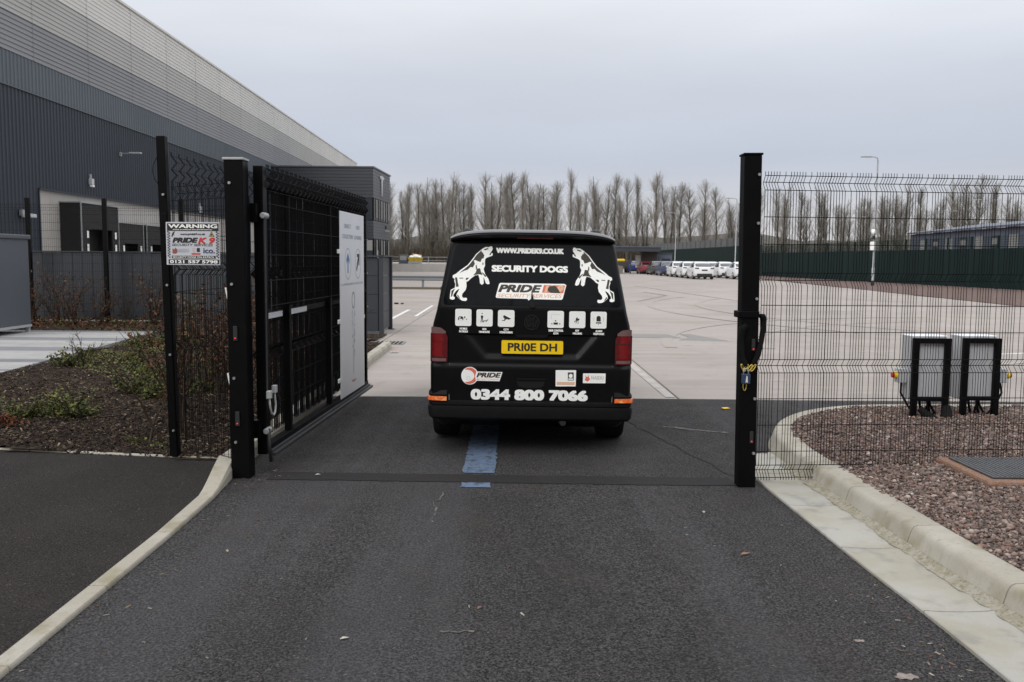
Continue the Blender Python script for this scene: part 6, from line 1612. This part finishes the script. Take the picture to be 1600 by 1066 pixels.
# six service pictograms
ICON = [((116, 624, 258, 770), 'MOBILE\nPATROLS'), ((299, 629, 441, 774), 'DOG\nHANDLERS'), ((484, 634, 629, 778), 'CCTV\nMONITORING'), ((911, 641, 1055, 787), '24HR CONTROL\nROOM'), ((1098, 645, 1241, 788), 'KEY\nHOLDING'), ((1282, 648, 1424, 792), 'ALARM\nRESPONSE')]
CAPW = [(150, 226), (322, 415), (500, 612), (920, 1050), (1130, 1210), (1308, 1402)]
def cl(u, v): return A1(690 + u / 5.517, 370 + v / 5.517)
for q, ((u0, v0, u1, v1), cap) in enumerate(ICON):
    (xa, za), (xb, zb) = cl(u0, v1), cl(u1, v0)
    za = (cl(u0, v1)[1] + cl(u1, v1)[1]) / 2; zb = (cl(u0, v0)[1] + cl(u1, v0)[1]) / 2
    # the band below the window is where the surface starts to lean
    ic = PR.poly('pictogram', [rrect(xa, xb, za, zb, .018)], Wt, .003)
    PI = Print(rmf, ic); W_ = xb - xa; H_ = zb - za
    def n_(pl, xa=xa, za=za, W_=W_, H_=H_): return [(xa + W_ * a, za + H_ * c) for a, c in pl]
    Kk = M['ink']
    if q == 0:
        PI.poly('symbol', [n_([(.18, .34), (.5, .34), (.5, .48), (.44, .56), (.24, .56), (.18, .46)]), n_([(.55, .46), (.62, .46), (.62, .56), (.55, .56)]), n_([(.68, .36), (.74, .40), (.72, .43), (.66, .40)])], Kk, .004)
        PI.poly('symbol', [n_([(.24, .43), (.32, .43), (.32, .52), (.26, .52)]), n_([(.23, .33), (.45, .33), (.45, .41), (.23, .41)])], Wt, .005)
    elif q == 1:
        PI.poly('symbol', [n_(ellipse(.35, .76, .035, .035, 10)), n_([(.28, .64), (.40, .64), (.42, .58), (.38, .44), (.30, .44), (.27, .58)]), n_([(.29, .44), (.33, .44), (.30, .24), (.26, .24)]), n_([(.35, .44), (.39, .44), (.42, .24), (.38, .24)]), n_([(.42, .34), (.62, .36), (.74, .44), (.72, .38), (.64, .32), (.62, .26), (.58, .32), (.46, .30), (.42, .24), (.40, .28)])], Kk, .004)
    elif q == 2:
        PI.poly('symbol', [n_([(.36, .70), (.78, .50), (.64, .42), (.60, .46), (.46, .44), (.42, .36), (.24, .36), (.24, .39), (.38, .40), (.40, .50), (.31, .58)])], Kk, .004)
    elif q == 3:
        PI.poly('symbol', [n_(ellipse(.5, .42, .045, .04, 10)), n_([(.38, .20), (.64, .20), (.64, .32), (.38, .32)]), n_([(.22, .22), (.32, .22), (.30, .27), (.24, .27)]), n_([(.70, .22), (.80, .22), (.78, .27), (.72, .27)])], Kk, .004)
        PI.poly('screen_outline', [n_([(.24, .50), (.25, .50), (.25, .80), (.24, .80)]), n_([(.24, .79), (.76, .79), (.76, .80), (.24, .80)])], M['lightgrey_ink'], .004)
    elif q == 4:
        PI.poly('symbol', [n_(ellipse(.52, .54, .11, .10, 14)), n_([(.44, .50), (.30, .36), (.33, .34), (.48, .47)]), n_([(.47, .48), (.40, .28), (.43, .27), (.51, .47)]), n_([(.53, .48), (.54, .24), (.57, .24), (.56, .48)])], M['brownink'], .004)
        PI.poly('symbol', [n_(ellipse(.56, .60, .05, .04, 10))], Wt, .005)
    else:
        PI.poly('symbol', [n_([(.37, .42), (.63, .42), (.63, .62)] + ellipse(.5, .62, .13, .13, 10, 0, math.pi)[1:-1] + [(.37, .62)]), n_([(.32, .30), (.68, .30), (.65, .37), (.35, .37)]), n_(ellipse(.5, .23, .025, .02, 8))], Kk, .004)
        PI.poly('sound_wave', [n_([(.20, .45), (.215, .45), (.195, .55), (.215, .66), (.20, .66), (.175, .55)]), n_([(.80, .45), (.785, .45), (.805, .55), (.785, .66), (.80, .66), (.825, .55)])], M['lightgrey_ink'], .004)
    c0, c1_ = CAPW[q]; lines = cap.split('\n')
    for r_i, ln_ in enumerate(lines):
        v_a = v1 + 14 + 24 * r_i; wid = (c1_ - c0) * (len(ln_) / max(len(lines[0]), len(lines[1])) if len(ln_) < max(len(lines[0]), len(lines[1])) else 1); cu_ = (c0 + c1_) / 2
        a, c = cl(cu_ - wid / 2, v_a + 17), cl(cu_ + wid / 2, v_a)
        PR.text('caption', ln_, a[0], c[0], a[1], c[1] + .0, Wt, .003, .05)
# lower badges
def c7(u, v): return A1(710 + u / 17.78, 565 + v / 17.78)
PR.poly('badge_disc', [[c7(430 + 238 * math.cos(t_), 383 + 245 * math.sin(t_)) for t_ in np.linspace(0, 2 * math.pi, 33)[:-1]]], Wt, .003)
cres = [c7(420 + 222 * math.cos(t_), 383 + 228 * math.sin(t_)) for t_ in np.linspace(-2.0, 2.0, 22)] + [c7(330 + 225 * math.cos(t_), 383 + 170 * math.sin(t_)) for t_ in np.linspace(1.75, -1.75, 18)]
PR.poly('badge_crescent', [cres], M['coral'], .004)
PR.poly('badge_bar', [[c7(*p) for p in ((615, 265), (1335, 283), (1255, 535), (600, 520), (575, 400))]], Wt, .0045)
fit('PRIDE', 612, 298, 1300, 432, M['brownink'], .0055, .05, .28, cf=c7)
fit('MONITORING', 620, 462, 1240, 502, M['peach'], .0055, .01, .1, cf=c7)
PR.poly('badge_rings', [[c7(395 + 50 * math.cos(t_), 452 + 58 * math.sin(t_)), c7(395 + 50 * math.cos(t_ + .4), 452 + 58 * math.sin(t_ + .4)), c7(395 + 42 * math.cos(t_ + .4), 452 + 50 * math.sin(t_ + .4)), c7(395 + 42 * math.cos(t_), 452 + 50 * math.sin(t_))] for t_ in np.arange(0, 6.2, .4)] , M['lightgrey_ink'], .004) if False else PR.poly('badge_ring', [[c7(395 + 50 * math.cos(t_), 452 + 58 * math.sin(t_)), c7(395 + 50 * math.cos(t_ + .4), 452 + 58 * math.sin(t_ + .4)), c7(395 + 43 * math.cos(t_ + .4), 452 + 51 * math.sin(t_ + .4)), c7(395 + 43 * math.cos(t_), 452 + 51 * math.sin(t_))] for t_ in np.arange(0, 6.2, .4)], M['lightgrey_ink'], .004)
def c8(u, v): return A1(860 + u / 17.78, 570 + v / 17.78)
PR.poly('badge_panel', [rpoly([c8(140, 590), c8(697, 590), c8(710, 142), c8(143, 140)], .006, 3)], Wt, .003)
PR.poly('badge_strip', [[c8(175, 465), (c8(670, 470)), c8(665, 552), c8(172, 545)]], M['peach'], .004)
PR.poly('badge_block', [[c8(480, 200), c8(642, 200), c8(642, 425), c8(480, 425)]], M['brownink'], .004)
PR.poly('badge_block_mark', [[c8(560 + 55 * math.cos(t_), 300 + 60 * math.sin(t_)) for t_ in np.linspace(0, 6.28, 14)[:-1]], [c8(495, 370), c8(628, 370), c8(628, 408), c8(495, 408)]], Wt, .005)
PR.poly('badge_panel', [rpoly([c8(895, 500), c8(1520, 505), c8(1528, 232), c8(902, 228)], .006, 3)], Wt, .003)
PR.poly('badge_dog', [[c8(*p) for p in ((945, 415), (975, 350), (968, 280), (995, 325), (1030, 330), (1045, 270), (1065, 335), (1095, 395), (1060, 430), (1020, 455), (980, 430))]], M['coral'], .004)
fit('NASDU', 1125, 300, 1475, 400, M['palegrey'], .004, .03, .0, cf=c8)
# ------------------------------------------------------------------ shrubs and low plants on the left
M['leafbrown'] = mat('dry_beech_leaves', (0.11, 0.05, 0.03), 0.8, attr='tone', spec=0.2)
M['leafgreen'] = mat('green_leaves', (0.06, 0.08, 0.02), 0.7, attr='tone', spec=0.25)
M['stem'] = mat('shrub_stems', (0.05, 0.036, 0.026), 0.9, spec=0.15)
leaf_v = np.array([(-.5, 0, 0), (-.1, -.28, .06), (.5, 0, .02), (-.1, .28, .06)], float)
leaf_t = np.array([(0, 1, 2), (0, 2, 3)])
BROWN = np.array([(.10, .042, .022), (.14, .06, .03), (.075, .034, .02), (.17, .085, .045), (.055, .028, .02)])
GREEN = np.array([(.075, .085, .02), (.10, .105, .028), (.05, .065, .018), (.13, .125, .035), (.035, .05, .016)])
def shrub_mesh(seed, h, wd, nst, nleaf, ls, pal, droop=0.0):
    r = np.random.default_rng(seed); A, B, a, b = [], [], [], []; tips = []
    for s_ in range(nst):
        p = np.array([r.normal(0, wd * .12), r.normal(0, wd * .12), 0.]); d = np.array([r.normal(0, .28 * wd / h * 2), r.normal(0, .28 * wd / h * 2), 1.]); d /= np.linalg.norm(d); hh = h * r.uniform(.6, 1.05)
        n = 5; r0 = .006 + .004 * h
        for i in range(n):
            d2 = d + r.normal(0, .12, 3); q = p + d2 * hh / n; ra, rb_ = r0 * (1 - i / n) + .0018, r0 * (1 - (i + 1) / n) + .0018
            A.append(p); B.append(q); a.append(ra); b.append(rb_)
            if i > 0:
                for w_ in range(3):
                    d3 = d2 + r.normal(0, .55, 3); d3 /= np.linalg.norm(d3); l3 = hh * r.uniform(.12, .3); e_ = p + (q - p) * r.uniform(0, 1); f_ = e_ + d3 * l3
                    A.append(e_); B.append(f_); a.append(.003); b.append(.0014); tips.append((e_, f_))
            tips.append((p, q)); p = q; d = d2 / np.linalg.norm(d2)
    V, T = seg_tubes(A, B, a, b, 4); st_ = tri_mesh('stem', V, T, M['stem'])
    idx = r.integers(0, len(tips), nleaf); tt = r.uniform(.1, 1.05, nleaf)
    P0 = np.array([tips[i][0] for i in idx]); P1 = np.array([tips[i][1] for i in idx]); pos = P0 + (P1 - P0) * tt[:, None] + r.normal(0, ls * .6, (nleaf, 3)); pos[:, 2] = np.maximum(pos[:, 2], .01)
    s_ = r.uniform(.6, 1.3, nleaf) * ls
    V, T = scatter(leaf_v, leaf_t, pos, np.column_stack([s_, s_, s_]), rot_mats(nleaf, r), .1, r)
    tone = pal[r.integers(0, len(pal), nleaf)] * r.uniform(.7, 1.25, (nleaf, 1))
    return st_, tri_mesh('foliage', V, T, M['leafbrown'] if pal is BROWN else M['leafgreen'], np.repeat(tone, 4, 0))
def place(name, label, cat, meshes, loc, rz, group, s_=1.0):
    t = thing(name, label, cat, loc, rz, group); t.scale = (s_, s_, s_)
    put('stem', meshes[0], t); put('foliage', meshes[1], t); return t
SB = [shrub_mesh(200 + k, 1.25, .55, 11, 420, .05, BROWN) for k in range(4)]
SP = [shrub_mesh(220 + k, 1.1, .5, 9, 70, .045, BROWN) for k in range(2)]
rs = np.random.default_rng(50)
# in front of the boarded fence
for k, x in enumerate((-11.6, -11.0, -10.45, -9.9, -9.3, -8.7, -8.1, -7.5)):
    place('beech_shrub', 'brown leaved shrub before the boarded fence, %s from the grey cabinet' % ORD[k], 'shrub', (SB + SP)[[0, 1, 2, 3, 4, 1, 5, 0][k]], (x, 21.5 + rs.uniform(-.25, .25), .03), rs.uniform(0, 6), 'brown shrubs before the boarded fence', rs.uniform(.85, 1.15))
# behind the gate and return fence
pos_b = [(-3.25, 8.6), (-3.5, 9.5), (-3.1, 10.3), (-3.7, 11.0), (-3.2, 11.8), (-3.6, 12.6), (-3.1, 13.4), (-3.8, 14.2), (-3.3, 15.2), (-3.5, 10.6), (-3.9, 12.2), (-4.4, 13.6), (-2.65, 12.6), (-2.7, 14.6), (-2.65, 11.1), (-2.6, 9.6)]
for k, (x, y) in enumerate(pos_b):
    place('hedge_shrub', 'brown shrub behind the open mesh gate, %s nearest the camera' % ORD[k], 'shrub', SB[k % 4], (x, y, .05), rs.uniform(0, 6), 'brown shrubs behind the open gate', rs.uniform(.85, 1.2) if k < 12 else .7)
place('bare_sapling', 'thin leafless sapling leaning by the tall fence post', 'shrub', shrub_mesh(260, 1.35, .6, 2, 14, .035, BROWN), (-3.12, 7.75, .05), 0.4, None)
place('bare_sapling', 'second thin sapling closer behind the tall fence post', 'shrub', shrub_mesh(262, 1.2, .45, 2, 30, .035, BROWN), (-3.0, 8.15, .05), 2.0, None)
# green ground cover
GC = [shrub_mesh(300 + k, .17, .42, 22, 900, .026, GREEN * 1.15) for k in range(3)]
gpos = [(-4.75, 9.3), (-4.95, 9.0), (-4.5, 9.15), (-4.2, 11.4), (-4.6, 11.8), (-5.0, 12.2), (-5.4, 12.9), (-5.0, 13.6), (-4.4, 13.2), (-5.9, 13.9), (-5.5, 14.8), (-6.3, 14.9), (-6.6, 15.8), (-6.0, 16.6), (-6.9, 16.9), (-6.4, 17.8), (-4.0, 10.2), (-4.4, 10.6), (-3.9, 11.0), (-5.6, 15.8), (-5.0, 15.2), (-7.0, 18.2), (-6.9, 14.4), (-6.5, 13.2), (-4.1, 12.4), (-3.7, 10.7), (-3.4, 8.0)]
for k, (x, y) in enumerate(gpos):
    place('ground_cover_plant', 'low green plant in the bark bed, %s nearest the footway' % ORD[sorted(range(len(gpos)), key=lambda i: gpos[i][1]).index(k)], 'plant', GC[k % 3], (x, y, float(bed_h(x, y)) - .01), rs.uniform(0, 6), 'low green plants in the bark bed', rs.uniform(1.0, 1.8) if k != 26 else .5)
# moss and creeping leaves over the bark: uncountable
r7 = np.random.default_rng(61)
MOSS = [(-5.9, 12.4), (-4.6, 11.6), (-4.3, 13.2), (-5.2, 15.4), (-6.2, 17.6), (-7.2, 18.6), (-7.3, 16.6), (-6.9, 14.6), (-6.5, 13.2)]
P = np.vstack([sample_poly(MOSS, 9000, r7), r7.normal((-5.35, 10.3), (.3, .35), (900, 2)), r7.normal((-3.05, 7.75), (.12, .1), (160, 2))])
dn = np.sin(P[:, 0] * 2.7 + 1) * np.sin(P[:, 1] * 1.9) + .5 * np.sin(P[:, 0] * 6 + P[:, 1] * 5); P = P[dn > r7.uniform(-1.0, .7, len(P))]; n = len(P)
pos = np.column_stack([P, bed_h(P[:, 0], P[:, 1]) + r7.uniform(.01, .07, n)]); s_ = r7.uniform(.018, .05, n)
V, T = scatter(leaf_v, leaf_t, pos, np.column_stack([s_, s_, s_]), rot_mats(n, r7, .9), .1, r7)
tone = (GREEN * np.array([1.15, 1.1, .9]))[r7.integers(0, 5, n)] * r7.uniform(.7, 1.3, (n, 1))
tag(put('creeping_cover', tri_mesh('creeping_cover', V, T, M['leafgreen'], np.repeat(tone, 4, 0))), 'yellow green moss and creeping leaves over the bark near the path', 'ground cover', kind='stuff')
# red brown dead fern clump
place('dead_fern', 'rust coloured dead fern lying below the green tuft', 'plant', shrub_mesh(310, .14, .4, 14, 200, .04, BROWN * np.array([1.3, .9, .8])), (-4.85, 8.55, .05), 1, None)
place('leafy_bush', 'small green bush behind the tall fence post near the path', 'shrub', shrub_mesh(330, .9, .5, 9, 420, .05, GREEN), (-6.6, 18.3, .05), 1, None)
place('leafy_bush', 'yellow green shrub at the path edge left of the fence post', 'shrub', shrub_mesh(331, .45, .6, 12, 480, .04, GREEN * 1.25), (-6.25, 17.0, .05), 1, None)
place('spindly_weed', 'spindly little weed at the paved path edge', 'plant', shrub_mesh(340, .5, .4, 6, 40, .03, GREEN), (-6.35, 13.2, .05), 1, None)
# brown ground growth along the boarded fence: uncountable
r5 = np.random.default_rng(60)
n = 5200
P = np.column_stack([r5.uniform(-17, -6.3, n), r5.uniform(19.5, 22.6, n)])
pos = np.column_stack([P, r5.uniform(.02, .20, n)]); s_ = r5.uniform(.04, .09, n)
V, T = scatter(leaf_v, leaf_t, pos, np.column_stack([s_, s_, s_]), rot_mats(n, r5), .1, r5)
pal = np.vstack([BROWN, BROWN[:3], GREEN[:3]]); tone = pal[r5.integers(0, len(pal), n)] * r5.uniform(.7, 1.2, (n, 1))
tag(put('ground_growth', tri_mesh('ground_growth', V, T, M['leafbrown'], np.repeat(tone, 4, 0))), 'brown and green low growth along the boarded fence', 'ground cover', kind='stuff')
sheet('verge_soil', [(-30, 19.36), (-6.3, 19.36), (-2.75, 19.0), (-2.75, 19.7), (-6.3, 19.9), (-6.3, 23), (-30, 23)], .02, M['soil'])

# ------------------------------------------------------------------ litter and fallen bits on the tarmac
r6 = np.random.default_rng(70)
n = 240
P = np.column_stack([np.where(r6.uniform(0, 1, n) < .5, -2.0 + np.abs(r6.normal(0, .25, n)), r6.uniform(-2, 1.9, n)), r6.uniform(3.0, 7.2, n)])
P[:110] = np.column_stack([1.92 - np.abs(r6.normal(0, .16, 110)), r6.uniform(2.9, 4.6, 110)])
P[110:150] = np.column_stack([r6.normal(-1.95, .12, 40), r6.normal(6.75, .16, 40)])
pos = np.column_stack([P, np.array([road_z(x, y) for x, y in P]) + .004]); s_ = r6.uniform(.004, .015, n); 
V, T = scatter(flake_v, flake_t, pos, np.column_stack([s_, s_ * r6.uniform(.5, 1, n), s_ * .5]), rot_mats(n, r6, .25), .2, r6)
pal = np.array([(.20, .13, .10), (.28, .22, .17), (.12, .07, .045), (.42, .38, .32), (.16, .10, .08)])
tag(put('road_debris', tri_mesh('road_debris', V, T, M['chips'], np.repeat(pal[r6.integers(0, 5, n)], 8, 0))), 'scattered crumbs of stone and leaf on the driveway tarmac', 'debris', kind='stuff')
M['plaster'] = mat('dried_mortar', (0.30, 0.25, 0.225), 0.95, layers=(('noise', 30, 0.4, 0.6, (0.18, 0.15, 0.14), 0.8),))
def splat(x, y, rx, ry, seed, label, m):
    r = np.random.default_rng(seed); n = 18
    pts = [(x + rx * math.cos(6.283 * i / n) * r.uniform(.5, 1.1), y + ry * math.sin(6.283 * i / n) * r.uniform(.5, 1.1)) for i in range(n)]
    mb = MB().add([(px, py, road_z(px, py) + .004) for px, py in pts] + [(x, y, road_z(x, y) + .006)], [(i, (i + 1) % n, n) for i in range(n)])
    tag(mb.build('mortar_splash', m), label, 'stain')
splat(1.62, 3.52, .06, .035, 1, 'pinkish dried mortar splash low beside the right channel', M['plaster'])
splat(1.56, 3.86, .028, .016, 2, 'small dried mortar mark just above the larger splash', M['plaster'])
def leaf(name, label, x, y, s_, col, rz):
    mb = MB().add([(-s_, 0, 0), (-s_ * .3, -s_ * .5, .006), (s_, 0, .004), (-s_ * .3, s_ * .5, .006), (0, 0, .010)], [(0, 1, 4), (1, 2, 4), (2, 3, 4), (3, 0, 4)])
    o = mb.build(name, mat(name + '_colour', col, .8)); o.location = (x, y, road_z(x, y) + .004); o.rotation_euler = (0, 0, rz); tag(o, label, 'leaf' if 'leaf' in name else 'litter'); return o
leaf('white_pebble', 'round whitish pebble low in the middle of the driveway', -.73, 3.83, .022, (.5, .47, .42), .3)
leaf('fallen_leaf', 'small brown fallen leaf right of centre on the driveway', -.145, 4.20, .020, (.16, .09, .06), 1.0)
leaf('fallen_leaf', 'tan leaf on the tarmac close to the right channel', 1.36, 5.04, .034, (.24, .14, .09), .4)
leaf('fallen_leaf', 'pale leaf scrap on the tarmac above the tan one', 1.30, 5.9, .024, (.34, .30, .24), 1.4)
leaf('fallen_leaf', 'yellowish leaf near the left kerb on the driveway', -1.62, 5.0, .02, (.3, .26, .15), 2.0)
leaf('paper_scrap', 'white scrap lying on the trench patch at left', -1.50, 6.84, .024, (.6, .58, .55), .2)
t = thing('red_litter', 'flat red and white litter on the concrete beside the far kerb', 'litter', (-2.1, 15.95, .01), .2)
MB().box((0, 0, .012), (.14, .10, .02)).build('wrapper', M['palegrey'], t, bevel=.006); MB().box((0, -.03, .026), (.12, .03, .006)).build('red_band', M['coral'], t)
t = thing('rubber_scrap', 'black scrap of rubber on the concrete left of the van', 'litter', (-4.3, 33.2, .01), .2)
MB().prism(ellipse(0, 0, .09, .07, 9), 0, .05).build('chunk', M['rubber'], t, bevel=.02); MB().prism(ellipse(.22, .03, .06, .06, 7), 0, .04).build('fragment', M['rubber'], t)
tag(MB().prism([(2.42, 10.1), (2.5, 10.14), (2.48, 10.2), (2.41, 10.18)], .004, .012).build('yellow_tag', M['yellow']), 'small yellow plastic tag on the ground behind the right mesh', 'litter')
